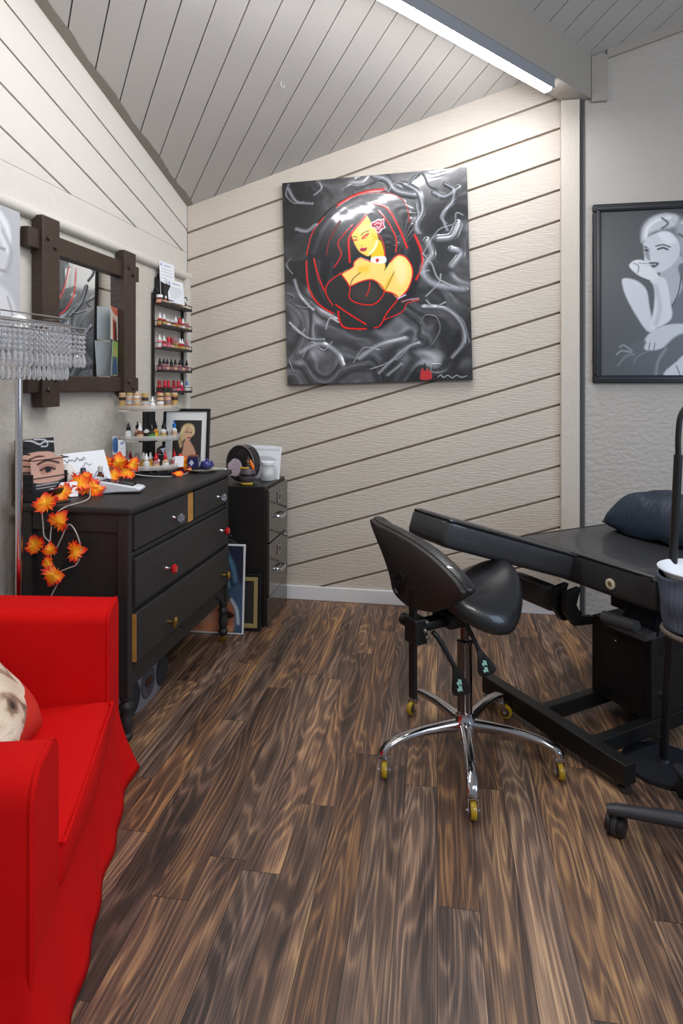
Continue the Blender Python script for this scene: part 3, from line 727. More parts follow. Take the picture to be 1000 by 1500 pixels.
shelves = [
 ('top', [('jar','red','white','tan')]*2+[('jar','brown','white','tan')]*4+[('jar','dark','grey','tan')]*2+[('dropper','clear','white','white')]),
 ('second', [('dropper','red','white','gold'), ('dropper','red','white','gold'), ('jar','amber','silver','white'), ('jar','brown','silver','gold'), ('dropper','pink','white','amber'), ('polish','red','red','tan'), ('dropper','red','white','white'), ('jar','rose','rose','gold')]),
 ('third', [('dropper','pink','white','white'), ('dropper','red','white','pink'), ('polish','pink','red','pink'), ('polish','brown','crimson','tan'), ('dropper','amber','rose','gold'), ('dropper','red','white','amber'), ('dropper','red','white','gold'), ('polish','rose','rose','tan')]),
 ('fourth', [('dropper','dark','black','rose'), ('dropper','rose','black','rose'), ('dropper','rose','black','tan'), ('dropper','dark','black','rose'), ('dropper','rose','black','tan'), ('dropper','rose','black','rose'), ('dropper','dark','black','tan'), ('dropper','rose','black','rose')]),
 ('bottom', [('polish','red','crimson','dark'), ('polish','crimson','red','dark'), ('polish','red','red','dark'), ('polish','red','crimson','rose'), ('polish','crimson','red','pink'), ('tall','magenta','white','magenta'), ('tall','clear','blue','white')]),
]
sx = 0
for (nm, items), z in zip(shelves, shelf_z):
    n = len(items)
    for k, (st, b_, c_, bd_) in enumerate(items):
        y = ry0+.026+(ry1-ry0-.052)*(k+.0)/max(1, n-1)+random.uniform(-.004, .004)
        kind = {'jar': 'jar', 'polish': 'round-capped bottle', 'dropper': 'dropper bottle', 'tall': 'squeeze bottle'}[st]
        cluster(st, b_, c_, bd_, (XL+.043+random.uniform(-.004, .004), y, 1.225+z+.0022), f'{b_} {kind} with {c_} cap, {ORD[k]} from left on {nm} shelf of wall rack', f'bottles on the {nm} rack shelf', 1.25 if st != 'tall' else .85)
# leaflet box hanging above the rack with two papers
bx = thing('leaflet_box', 'small black leaflet box hooked on top of the wall rack', 'box', (XL+.006, 3.27, 1.745))
bm = NB()
hh = .105
add_box(bm, (.002, 0, .06), (.004, .21, .12)); add_box(bm, (.050, 0, .043), (.004, .21, .086)); add_box(bm, (.026, 0, .002), (.052, .21, .004))
for s in (-1, 1):
    add_prism(bm, [(0, 0), (.052, 0), (.052, .085), (0, .12)], -.002, .002, T(0, s*.105, 0) @ Matrix(((1, 0, 0, 0), (0, 0, 1, 0), (0, 1, 0, 0), (0, 0, 0, 1))))
mk('box_shell', bm, M_blk, bx)
bm = NB(); add_tube(bm, [(.004, -.08, .11), (.004, -.085, .135), (.012, -.09, .14), (.016, -.095, .12)], .004, 6); mk('hook', bm, M_rack, bx, smooth=True)
def paper(name, w, h, M, label, lines, cat='paper', seal=True, base=(238, 239, 242)):
    sh = []
    if seal: sh.append(('P', [(.08,.08),(.16,.08),(.16,.17),(.08,.17)], (110,140,190), .02)); sh.append(('L', [(.3,.12),(.75,.12)], (120,130,150), .025, .01))
    rr = random.Random(5)
    for k in range(lines):
        v = .26+k*(h/w-.36)/max(1, lines); a = .1+rr.random()*.06; b_ = .45+rr.random()*.45
        sh.append(('L', [(a, v), (b_, v)], (140, 144, 154), .012, .008))
    o = art(name, None, M, w, h, 60, base, sh, print_mat('paper', .7), smooth=0)
    md = o.modifiers.new('s', 'SOLIDIFY'); md.thickness = .0008; md.offset = -1
    return tag(o, label, cat)
def tilt_left(x, y, z, yaw, lean):   # card facing the room (+X), yawed toward the camera, leaning back
    return T(x, y, z) @ R(math.radians(90+yaw)) @ R(math.radians(90-lean), 'X')
paper('paper_certificate', .15, .21, tilt_left(XL+.046, 3.235, 1.850, -6, 3), 'taller printed white certificate standing at the back of the leaflet box', 9)
paper('paper_certificate', .17, .13, tilt_left(XL+.066, 3.30, 1.800, -6, 5), 'shorter printed white certificate standing at the front of the leaflet box', 6)
# ================================================================== DRESSER
M_dr = mat('dresser_black_paint', (44, 42, 42), .5, bump=(120, .12, 3), vary=(12, .25))
M_raw = mat('bare_wood', (190, 138, 66), .6, bump=(40, .3, 5, (1, 1, .2)), vary=(25, .35))
M_brass = mat('brass', (214, 176, 96), .22, 1.0)
M_glass = mat('cut_glass', (235, 240, 255), .03, trans=.9, ior=1.5)
M_redgl = mat('red_cut_glass', (225, 18, 22), .06, trans=.35, ior=1.5, coat=.6)
DX, DY0, DY1 = -1.09, 1.975, 2.955     # front plane and near / far ends
dr = thing('dresser', 'black painted wooden dresser with four drawers, mismatched knobs and turned legs', 'dresser', (-1.30, 2.465, 0))
def dbox(nm, x0, x1, y0, y1, z0, z1, m=M_dr, par=None, bev=.003):
    bm = NB(); add_box(bm, ((x0+x1)/2+1.30, (y0+y1)/2-2.465, (z0+z1)/2), (x1-x0, y1-y0, z1-z0)); return mk(nm, bm, m, par or dr, bevel=bev)
dbox('top', -1.515, DX+.012, DY0-.015, DY1+.015, .826, .850, bev=.008)
# carcass: sides, back, front rails
bm = NB()
def cb(x0, x1, y0, y1, z0, z1): add_box(bm, ((x0+x1)/2+1.30, (y0+y1)/2-2.465, (z0+z1)/2), (x1-x0, y1-y0, z1-z0))
cb(-1.505, DX-.02, DY0+.02, DY1-.012, .205, .825)
for y0, y1 in ((DY0, DY0+.03), (DY1-.03, DY1)):       # corner posts
    cb(DX-.045, DX-.004, y0, y1, .19, .826); cb(-1.505, -1.465, y0, y1, .19, .826)
cb(-1.465, DX-.045, DY0+.004, DY0+.02, .76, .826); cb(-1.465, DX-.045, DY0+.004, DY0+.02, .205, .265)
for z0, z1 in ((.815, .826), (.668, .686), (.478, .492)): cb(DX-.03, DX-.008, DY0+.03, DY1-.03, z0, z1)
mk('carcass', bm, M_dr, dr, bevel=.003)
# scalloped apron
pts = [(-.46, .30), (.46, .30), (.46, .235)]
for k in range(41):
    u = 1-k/40; y = -.46+.92*u; c = abs(u-.5)*2
    z = .262+.030*math.sin(c*PI*1.5)*(1 if c < .67 else .3) - (.050*max(0, (c-.72)/.28)) - .012*math.cos(u*PI*8)
    pts.append((y, min(.29, z)))
bm = NB(); add_prism(bm, pts, 0, .016, Matrix(((0, 0, 1, DX-.030+1.30), (1, 0, 0, 0), (0, 1, 0, -.0), (0, 0, 0, 1)))); mk('apron', bm, M_dr, dr)
dbox('divider', DX-.020, DX-.003, 2.470, 2.522, .690, .812, M_raw)
def drawer(y0, y1, z0, z1, out, knobs, bare=False, sag=0.0):
    bm = NB(); add_box(bm, (DX-.010+out/2+1.30, (y0+y1)/2-2.465, (z0+z1)/2), (.020+out, y1-y0, z1-z0))
    d = mk('drawer', bm, M_dr, dr, bevel=.004)
    if bare:
        bm = NB(); add_box(bm, (DX-.010+out/2+1.30, y0-2.465-.0012, (z0+z1)/2), (.016+out, .003, z1-z0-.01)); mk('drawer_side', bm, M_raw, d)
    for ky, kz, kind in knobs:
        M = T(DX+out+1.30, ky-2.465, kz) @ R(PI/2, 'Y')
        if kind == 'brass':
            bm = NB(); add_lathe(bm, [(.007, 0), (.006, .016), (.010, .020), (.019, .026), (.020, .030), (.014, .034), (.004, .035)], M, 18); k = mk('knob', bm, M_brass, d, smooth=True); k['label'] = 'brass knob'
        else:
            bm = NB(); add_lathe(bm, [(.009, 0), (.009, .004), (.006, .008), (.006, .022), (.010, .024)], M, 14); k = mk('knob', bm, M_chrome, d, smooth=True)
            bm = NB(); add_lathe(bm, [(.009, .023), (.018, .032), (.0185, .037), (.013, .044), (.004, .0445)], M, 10); g = mk('knob_crystal', bm, M_glass if kind == 'glass' else M_redgl, k); k['label'] = 'clear crystal knob' if kind == 'glass' else 'red crystal knob'
drawer(2.012, 2.463, .692, .816, .0, [(2.318, .744, 'glass')]); drawer(2.528, 2.925, .692, .813, .0, [(2.791, .742, 'glass')])
drawer(2.012, 2.925, .494, .664, .004, [(2.246, .563, 'red'), (2.826, .575, 'red')]); drawer(2.012, 2.928, .298, .474, .009, [(2.258, .352, 'brass'), (2.844, .357, 'brass')], bare=True)
LEGP = [(.020, .200), (.022, .190), (.022, .180), (.015, .172), (.024, .158), (.025, .150), (.017, .140), (.020, .120), (.024, .100), (.022, .080), (.016, .064), (.024, .058), (.024, .050), (.022, .040), (.014, .030), (.008, .026)]
for x in (DX-.024, -1.485):
    for y in (DY0+.022, DY1-.022):
        bm = NB(); add_lathe(bm, LEGP[::-1], T(x+1.30, y-2.465, 0), 18); lg = mk('leg', bm, M_dr, dr, smooth=True, angle=60)
        bm = NB(); add_cyl(bm, (x+1.30-.002, y-2.465-.008, .0145), (x+1.30-.002, y-2.465+.008, .0145), .0145, n=16)
        add_tube(bm, [(x+1.30, y-2.465, .036), (x+1.30+.006, y-2.465-.010, .026), (x+1.30, y-2.465-.011, .014)], .003, 6); add_tube(bm, [(x+1.30, y-2.465, .036), (x+1.30+.006, y-2.465+.010, .026), (x+1.30, y-2.465+.011, .014)], .003, 6)
        mk('caster', bm, mat('worn_brass', (176, 142, 60), .35, .8), lg, smooth=True)
# chips in the paint on the upper drawer and side bead
bm = NB(); rnd = random.Random(4)
ZT = .8502
# ---------------- things on the dresser
# brochure holder
bh = thing('brochure_holder', 'black wire brochure holder standing on near left corner of dresser', 'brochure holder', (-1.452, 2.065, ZT), math.radians(-16))
bm = NB(); 
add_box(bm, (-.05, 0, .003), (.10, .15, .006)); add_box(bm, (-.096, 0, .11), (.006, .15, .22))
for s in (-1, 1): add_box(bm, (-.05, s*.073, .05), (.10, .004, .10))
mk('holder_body', bm, M_blk, bh, bevel=.002)
for k in range(9):
    bm = NB(); z = .04+.022*k; add_tube(bm, [(-.09, -.077, z), (-.012, -.077, z-.008*0)], .0028, 6); mk('wire', bm, M_blk, bh)
bm = NB()
for z in (.150, .085): add_tube(bm, [(-.09, -.076, z), (.002, -.076, z), (.002, .076, z), (-.09, .076, z)], .0022, 6)
mk('front_wire', bm, M_blk, bh)
def bro(x, h0, lab, front=False):
    M = T(x, .0, .008+h0/2) @ R(PI/2) @ R(math.radians(84), 'X')
    sh = [('L', [(0,.06),(.3,.05),(.55,.16),(.7,.10),(1,.12)], (215,215,218), .05, .012), ('L', [(.4,.02),(.75,.06),(.78,.22),(.6,.22)], (225,225,228), .035, .01), ('P', [(.0,.42),(1,.42),(1,1.0),(0,1.0)], (224,178,158), .01), ('P', [(.25,.62),(.5,.56),(.75,.66),(.55,.82),(.3,.82)], (190,140,120), .05),
          ('L', [(.2,.56),(.5,.48),(.85,.58)], (70,45,38), .05, .02), ('L', [(.28,.72),(.5,.66),(.72,.74)], (30,24,24), .04, .012), ('P', [(.42,.70),(.55,.68),(.6,.76),(.46,.80)], (40,40,46), .01), ('L', [(.12,1.1),(.8,1.1)], (210,210,214), .03, .01), ('L', [(.12,1.18),(.7,1.18)], (190,190,194), .025, .01)]
    if front: sh = [(q_[0], [(u, v-.38) for u, v in q_[1]])+tuple(q_[2:]) for q_ in sh[2:]]
    o = art('brochure', None, Matrix.LocRotScale(bh.location, bh.rotation_euler, None) @ M, .14, h0, 70, (44, 44, 48), sh, print_mat('brochure_gloss', .3))
    md = o.modifiers.new('s', 'SOLIDIFY'); md.thickness = .004; md.offset = -1
    return tag(o, lab, 'brochure')
bro(-.012, .150, 'front brochure with a close-up eye, in the black wire holder on dresser', True)
bro(-.060, .215, 'taller black brochure with white swirls, behind the eye brochure on dresser')
# business card easel and cards
ez = thing('card_easel', 'small black easel card holder with a white handset mark, near left end of dresser', 'card holder', (-1.405, 2.02, ZT), math.radians(-20))
ez.scale = (.8, .8, .8)
bm = NB(); add_prism(bm, [(-.05, 0), (.0, .062), (.006, .058), (-.036, .006), (.05, .006), (.05, 0)], -.045, .045, Matrix(((0, 1, 0, 0), (0, 0, 1, 0), (0, 0, 0, 0), (0, 0, 0, 1))) if False else Matrix(((1, 0, 0, 0), (0, 0, 1, 0), (0, 1, 0, 0), (0, 0, 0, 1)))); mk('easel', bm, M_blk, ez, bevel=.002)
bm = NB(); add_tube(bm, smooth_poly([(-.030, -.02, .034), (-.012, -.028, .052), (-.006, -.005, .060), (-.016, .010, .048)], 4, False), .0035, 6); mk('white_mark', bm, M_white, ez)
def card(name, w, h, loc, yaw, lean, lab, sh, base=(240, 240, 242), th=.001, cat='card'):
    M = T(*loc) @ R(math.radians(yaw)) @ R(math.radians(90-lean), 'X') @ T(0, h/2, 0)
    o = art(name, None, M, w, h, 70, base, sh, print_mat('card_matt', .6), smooth=3)
    md = o.modifiers.new('s', 'SOLIDIFY'); md.thickness = th; md.offset = -1
    return tag(o, lab, cat)
def scr(x0, x1, v, n, seed, amp=.03):
    r = random.Random(seed); return [(x0+(x1-x0)*k/n, v+r.uniform(-amp, amp)) for k in range(n+1)]
BK = (40, 40, 44)
card('business_card', .095, .06, (-1.42, 2.10, ZT+.003), 40, 30, 'small white card with a loose drawn swirl, leaning behind the black card easel', [('L', scr(.15, .85, .3, 9, 3, .12), BK, .02, .008), ('L', scr(.3, .7, .42, 6, 9, .08), BK, .015, .008)])
card('business_card', .09, .045, (-1.475, 2.115, ZT+.002), 50, 28, 'small blank white card lying behind the drawn swirl card on dresser', [('L', [(.2,.3),(.6,.3)], (170,170,176), .015, .01)])
card('sign_card', .225, .155, (-1.448, 2.315, ZT+.002), 70, 22, 'white handwritten sign card leaning at an angle behind two small bottles', [('L', scr(.12, .55, .14, 14, 1, .035), BK, .014, .006), ('L', scr(.45, .65, .24, 6, 2, .03), BK, .010, .006), ('L', scr(.15, .55, .36, 10, 5, .03), (110,110,116), .010, .006), ('L', scr(.60, .86, .46, 8, 6, .06), (70,80,130), .014, .006), ('L', scr(.62, .9, .56, 8, 7, .04), (90,100,150), .012, .006)])
# white roll left of the sign
bm = NB(); add_lathe(bm, [(.026, 0), (.028, .01), (.028, .085), (.020, .10), (.010, .112), (.003, .114)], n=18)
o = tag(mk('lotion_bottle', bm, mat('cream_white', (236, 232, 224), .5), smooth=True), 'plain white rounded bottle behind the small amber bottles on dresser', 'bottle'); o.location = (-1.475, 2.20, ZT)
def vial(loc, bodyc, capc, s, lab, liquid):
    o = thing('glass_vial', lab, 'bottle', loc)
    bm = NB(); add_lathe(bm, [(.012*s, 0), (.013*s, .003), (.013*s, .045*s), (.007*s, .052*s), (.007*s, .060*s)], n=16); mk('body', bm, mat('vial_'+lab[:12], bodyc, .1, coat=.5), o, smooth=True)
    bm = NB(); add_lathe(bm, [(.0085*s, .058*s), (.0085*s, .074*s), (.006*s, .077*s)], n=14); mk('cap', bm, mat('vialcap_'+lab[:12], capc, .3), o, smooth=True)
    bm = NB(); add_lathe(bm, [(.0134*s, .010*s), (.0134*s, .034*s)], n=16); mk('paper_label', bm, mat('viallab_'+lab[:12], liquid, .5), o, smooth=True)
vial((-1.43, 2.235, ZT), (86, 60, 70), (60, 66, 86), 1.25, 'purple glass vial with a blue-grey cap, left of the amber vial', (180, 96, 110))
vial((-1.405, 2.315, ZT), (90, 44, 30), (190, 186, 180), 1.2, 'dark amber glass vial with a clear stopper in front of sign card', (70, 38, 28))
# payment terminal
pt_ = thing('payment_terminal', 'white handheld card payment terminal with a black screen lying on dresser', 'card reader', (-1.300, 2.245, ZT), math.radians(12))
sec = [(-.105, .046), (-.075, .056), (.105, .024), (.112, .016), (.105, .008), (.02, .006), (-.035, .0005), (-.085, .0005), (-.108, .02)]
bm = NB(); add_prism(bm, sec, -.038, .038, Matrix(((1, 0, 0, 0), (0, 0, 1, 0), (0, 1, 0, 0), (0, 0, 0, 1)))); tb = mk('shell', bm, mat('terminal_white', (226, 226, 232), .3), pt_, bevel=.006, smooth=True)
sl = math.atan2(.024-.056, .18)
MS = T(.018, 0, .0402) @ R(-sl, 'Y')
bm = NB(); add_box(bm, (0, 0, .0006), (.125, .060, .0016), MS, bev=.0005, seg=1); mk('screen', bm, mat('screen_black', (24, 26, 32), .08), pt_)
bm = NB(); add_box(bm, (-.085, 0, .002), (.03, .05, .004), MS); mk('printer_lid', bm, mat('terminal_grey', (196, 196, 204), .35), pt_, bevel=.002)

# maple leaf garland
ga_ = thing('leaf_garland', 'orange maple leaf garland on a thin pale wire draped over the dresser end', 'garland', (-1.33, DY0-.03, .62))
GO = Vector((-1.33, DY0-.03, .62))
M_wire = mat('pale_wire', (190, 186, 178), .35)
def wire(pts, r=.0022):
    bm = NB(); add_tube(bm, [p-GO for p in smooth_poly([Vector(p) for p in pts], 6, False)], r, 6); mk('wire', bm, M_wire, ga_, smooth=True)
ys = DY0-.022
wire([(-1.36, 2.17, ZT+.02), (-1.30, 2.06, ZT+.006), (-1.325, ys, .845), (-1.365, ys, .80), (-1.375, ys, .71), (-1.355, ys, .70), (-1.335, ys, .735), (-1.30, ys-.006, .79), (-1.27, ys-.006, .76), (-1.255, ys-.004, .70), (-1.27, ys-.006, .655), (-1.30, ys-.008, .64), (-1.345, ys-.004, .62), (-1.36, ys, .60)])
wire([(-1.42, 2.02, ZT+.004), (-1.405, ys, .84), (-1.40, ys-.004, .79), (-1.395, ys-.004, .745), (-1.37, ys-.006, .72), (-1.37, ys-.004, .66), (-1.365, ys-.004, .60), (-1.345, ys-.004, .585), (-1.37, ys-.004, .53), (-1.372, ys-.004, .45)])
wire([(-1.36, 2.17, ZT+.02), (-1.41, 2.30, ZT+.03), (-1.45, 2.44, ZT+.03), (-1.46, 2.49, ZT+.08), (-1.42, 2.54, ZT+.09), (-1.39, 2.55, ZT+.03), (-1.30, 2.66, ZT+.003), (-1.24, 2.72, ZT+.003), (-1.24, 2.80, ZT+.003)])
def leaf_mat():
    m = bpy.data.materials.new('maple_leaf'); m.use_nodes = True; nt = m.node_tree; b = nt.nodes['Principled BSDF']
    tc = nt.nodes.new('ShaderNodeTexCoord'); ln = nt.nodes.new('ShaderNodeVectorMath'); ln.operation = 'LENGTH'; nt.links.new(tc.outputs['Object'], ln.inputs[0])
    n = nt.nodes.new('ShaderNodeTexNoise'); n.inputs['Scale'].default_value = 45; nt.links.new(tc.outputs['Object'], n.inputs['Vector'])
    t = mathn(nt, 'ADD', mathn(nt, 'MULTIPLY', ln.outputs['Value'], 23.0), mathn(nt, 'MULTIPLY_ADD', n.outputs['Fac'], .9, -.45))
    nt.links.new(ramp(nt, t, [(.16, (252, 176, 18)), (.46, (248, 122, 14)), (.62, (232, 52, 12)), (.84, (196, 18, 12))]), b.inputs['Base Color'])
    b.inputs['Roughness'].default_value = .6; return m
M_leaf = leaf_mat()
LEAF = [(0, -.70), (.07, -.42), (.45, -.70), (.44, -.50), (.86, -.46), (.72, -.26), (1.0, .10), (.80, .12), (.84, .36), (.52, .32), (.60, .68), (.36, .60), (.26, .82), (.0, 1.08)]
LEAF = LEAF+[(-x, y) for x, y in LEAF[-2:0:-1]]
_leaf = {}
def leaf(p, nrm_, spin, s=.034, kind=0):
    if kind not in _leaf:
        rr = random.Random(kind+20); bm = NB(); a = [bm.verts.new((x*rr.uniform(.9, 1.1)*.034, y*rr.uniform(.9, 1.1)*.034, .012*(abs(x)**1.4)*rr.uniform(.3, 1.2)+.004*math.sin(y*4)-.004)) for x, y in LEAF]
        c = bm.verts.new((0, 0, 0))
        for k in range(len(a)): bm.faces.new((c, a[k], a[(k+1) % len(a)]))
        me = bpy.data.meshes.new('maple_leaf'); bm.to_mesh(me); bm.free(); me.materials.append(M_leaf); _leaf[kind] = me
    o = bpy.data.objects.new('leaf', _leaf[kind]); COL.objects.link(o); o.parent = ga_
    q = Vector(nrm_).to_track_quat('Z', 'Y')
    o.matrix_local = T(*(Vector(p)-GO)) @ q.to_matrix().to_4x4() @ R(math.radians(spin)) @ Matrix.Diagonal((s/.034, s/.034, s/.034, 1))
    md = o.modifiers.new('s', 'SOLIDIFY'); md.thickness = .0008
yl = DY0-.034
for p, n_, sp_, s, k in [((-1.385, yl, .862), (.1, -.8, .5), 20, .046, 0), ((-1.335, yl-.002, .80), (.15, -1, .15), -35, .043, 1), ((-1.425, yl, .715), (-.1, -1, .1), 40, .041, 2), ((-1.365, yl-.002, .70), (.2, -1, .1), 8, .030, 3), ((-1.275, yl, .70), (.1, -1, .2), -80, .041, 0), ((-1.352, yl-.004, .615), (.1, -1, .1), 150, .042, 1), ((-1.375, yl, .655), (.2, -1, 0), 100, .026, 2),
                         ((-1.40, 2.06, ZT+.028), (.3, -.6, .7), 60, .044, 3), ((-1.375, 2.17, ZT+.036), (.4, -.6, .7), 10, .052, 0), ((-1.395, 2.16, ZT+.050), (.4, -.7, .6), 120, .046, 1), ((-1.345, 2.18, ZT+.028), (.4, -.6, .7), -60, .046, 2), ((-1.41, 2.20, ZT+.06), (.5, -.7, .5), 200, .040, 3),
                         ((-1.475, 2.46, ZT+.085), (.5, -.8, .3), 15, .044, 0), ((-1.43, 2.50, ZT+.085), (.5, -.8, .3), -10, .046, 1), ((-1.40, 2.52, ZT+.045), (.5, -.7, .5), 110, .046, 2), ((-1.44, 2.48, ZT+.030), (.5, -.6, .6), 60, .042, 3), ((-1.39, 2.545, ZT+.075), (.5, -.8, .3), 210, .038, 1),
                         ((-1.245, 2.70, ZT+.012), (.2, -.2, 1), 40, .034, 0), ((-1.225, 2.83, ZT+.012), (.2, -.2, 1), 100, .034, 2), ((-1.30, 2.87, ZT+.045), (.6, -.7, .3), 10, .042, 3), ((-1.285, 2.88, ZT+.03), (.6, -.7, .3), 170, .034, 0)]:
    leaf(p, n_, sp_, s, k)

# acrylic display stand
SX, SY = -1.428, 2.772
st = thing('display_stand', 'three-tier clear acrylic display stand with black centre column, crowded with bottles', 'stand', (SX, SY, ZT), math.radians(-28))
bm = NB(); add_lathe(bm, [(.135, 0), (.138, .004), (.138, .016), (.132, .020)], n=40); mk('base', bm, mat('stand_black', (40, 42, 46), .25), st, smooth=True)
for s in (-1, 1):
    bm = NB(); add_box(bm, (s*.026, 0, .16), (.038, .012, .28)); mk('column', bm, mat('stand_column', (34, 34, 38), .2), st, bevel=.002)
tz = [.028, .165, .305]
for z in tz:
    bm = NB(); add_lathe(bm, [(.146, z-.004), (.146, z+.002)], n=44); s_ = mk('tier', bm, M_clear, st, smooth=True)
    bm = NB(); n = 44
    for k in range(n):
        pass
    add_grid(bm, lambda u, v: Vector((.1465*math.cos(2*PI*u), .1465*math.sin(2*PI*u), z+.002+.022*v)), n, 2, True); mk('tier_lip', bm, mat('acrylic_lip', (225, 222, 216), .08, alpha=.35), s_, smooth=True, solid=.002)
# positions round the front of each tier (seen from the camera)
vx, vy = (0-SX), (0-SY); va = math.atan2(vy, vx)
def even(k, n): return math.degrees(math.asin(-.97+1.94*k/(n-1)))
def tier_spot(a, r, z): return (SX+r*math.cos(va+math.radians(a)), SY+r*math.sin(va+math.radians(a)), ZT+z+.0022)
low = [('jar','gold','gold','tan'), ('jar','amber','silver','gold'), ('jar','gold','tan','gold'), ('jar','tan','silver','tan'), ('dropper','white','white','white'), ('jar','tan','white','tan'), ('jar','amber','grey','gold'), ('jar','gold','gold','dark')]
for k, it in enumerate(low):
    a = even(k, 8)
    cluster(*it, tier_spot(a, .122, tz[2]), f'small {it[0]} pigment jar, {ORD[k]} from left in lower row on top tier of stand' if it[0] == 'jar' and False else f'{it[1]} pot with {it[2]} cap, {ORD[k]} from left in lower row on the stand top tier', 'pots on the top tier', 1.06)
upk = [0, 1, 2, 3, 5, 6, 7]
upc = ['tan', 'silver', 'white', 'gold', 'brown', 'rose', 'amber']
for j, k in enumerate(upk):
    a = even(k, 8); p = tier_spot(a, .122, tz[2]+.038*1.06+.0003)
    cluster('jar', upc[j], 'gold' if j % 2 else 'tan', 'tan' if j % 3 else 'dark', p, f'{upc[j]} pot stacked on another, {ORD[j]} from left in upper row on the stand top tier', 'pots on the top tier', 1.02)
mid = [('dropper','clear','grey','white'), ('dropper','clear','black','white'), ('tall','tan','black','brown'), ('dropper','brown','white','tan'), ('tall','clear','black','dark'), ('dropper','dark','black','green'), ('tall','amber','black','yellow'), ('tall','clear','black','gold'), ('dropper','dark','black','dark'), ('tall','clear','blue','tan')]
for k, it in enumerate(mid):
    a = even(k, 10); r = .120 if k % 2 else .094
    cluster(*it, tier_spot(a, r, tz[1]), f'bottle with {it[2]} cap and {it[3]} label, {ORD[k]} from left on middle tier of stand', 'bottles on the middle tier', 1.35 if it[0] == 'dropper' else 1.05)
bot = [('dropper','tan','crimson','tan'), ('tall','clear','grey','clear'), ('polish','clear','grey','clear'), ('tall','clear','grey','tan'), ('dropper','amber','white','yellow'), ('dropper','clear','white','clear'), ('dropper','amber','white','yellow'), ('dropper','rose','red','tan'), ('tall','clear','crimson','rose'), ('dropper','tan','red','white'), ('dropper','tan','white','tan'), ('tall','clear','red','pink')]
for k, it in enumerate(bot):
    a = even(k, 12); r = .120 if k % 2 else .086
    cluster(*it, tier_spot(a, r, tz[0]), f'bottle with {it[2]} cap and {it[3]} label, {ORD[k]} from left on bottom tier of stand', 'bottles on the bottom tier', 1.35 if it[0] != 'tall' else 1.0)
# hanging tags and small cards on the stand
def yaw_cam(p): return math.degrees(math.atan2(-p[1], -p[0]))+90
p = tier_spot(-52, .150, tz[1]-.085)
card('price_tag', .033, .088, p, yaw_cam(p), 0, 'narrow white hanging tag with a blue emblem on the stand middle tier', [('P', [(.35,.3),(.65,.3),(.65,.62),(.35,.62)], (130,150,200), .06), ('L', [(.3,1.2),(.7,1.2)], (170,175,190), .06, .03)])
p = tier_spot(-80, .152, tz[1]-.07)
card('price_tag', .024, .085, p, yaw_cam(p), 0, 'narrow blue and white hanging tag at the left end of stand', [('P', [(.1,.5),(.9,.5),(.9,2.9),(.1,2.9)], (70,120,190), .05)])
p = tier_spot(66, .150, tz[0]+.002)
card('white_card', .042, .052, p, yaw_cam(p)-10, 15, 'small plain white card leaning on right side of the stand bottom tier', [])
bm = NB(); bmesh.ops.create_icosphere(bm, subdivisions=1, radius=.024)
for v in bm.verts: v.co *= random.uniform(.8, 1.2)
p = tier_spot(40, .085, tz[0]); o = tag(mk('dark_crystal', bm, mat('smoky_crystal', (70, 52, 62), .15, coat=.5)), 'dark faceted crystal lump behind the red-capped bottles on stand', 'crystal'); o.location = (p[0], p[1], p[2]+.062+.022)
bm = NB(); add_cyl(bm, (0, 0, 0), (0, 0, .062), .014); o2 = tag(mk('crystal_pedestal', bm, M_blk), 'short black pedestal under the dark faceted crystal', 'pedestal'); o2.location = p

# small framed portrait behind the stand
sf = thing('framed_picture', 'small black-framed picture with white mat of a curly blonde woman, on dresser back corner', 'picture', M=T(-1.318, 2.945, ZT) @ R(math.radians(3)) @ R(math.radians(84), 'X') @ T(0, .152, 0))
mk('frame', frame_bm(.245, .304, .015, .018), mat('thin_black_frame', (24, 24, 26), .35), sf)
bm = NB(); add_box(bm, (0, 0, .006), (.23, .29, .008)); mk('mat_board', bm, mat('white_mat', (238, 238, 236), .7), sf)
SB = [('P', [(.28,.95),(.22,.80),(.20,.60),(.26,.36),(.34,.18),(.52,.10),(.70,.16),(.76,.34),(.72,.52),(.50,.60),(.36,.70),(.34,.85)], (214,188,140), .03), ('P', [(.40,.34),(.52,.26),(.64,.34),(.66,.52),(.58,.68),(.48,.70),(.42,.56)], (226,180,150), .02), ('P', [(.40,.72),(.56,.66),(.72,.86),(.82,1.1),(.80,1.38),(.30,1.38),(.36,1.0)], (214,164,132), .03),
      ('L', [(.30,.45),(.36,.30),(.46,.22)], (246,226,180), .05, .03), ('L', [(.62,.20),(.72,.30),(.72,.42)], (240,218,170), .05, .03), ('L', [(.26,.66),(.30,.80)], (170,140,96), .05, .03), ('L', [(.45,.40),(.52,.40)], (60,40,36), .03, .012), ('L', [(.59,.42),(.64,.42)], (60,40,36), .025, .012), ('L', [(.52,.59),(.60,.59)], (120,30,36), .035, .012), ('L', [(.46,.22),(.52,.36)], (190,160,110), .04, .02)]
art('print', sf, T(.006, -.012, .0112), .150, .210, 90, (58, 54, 52), SB, print_mat('print_satin', .35))

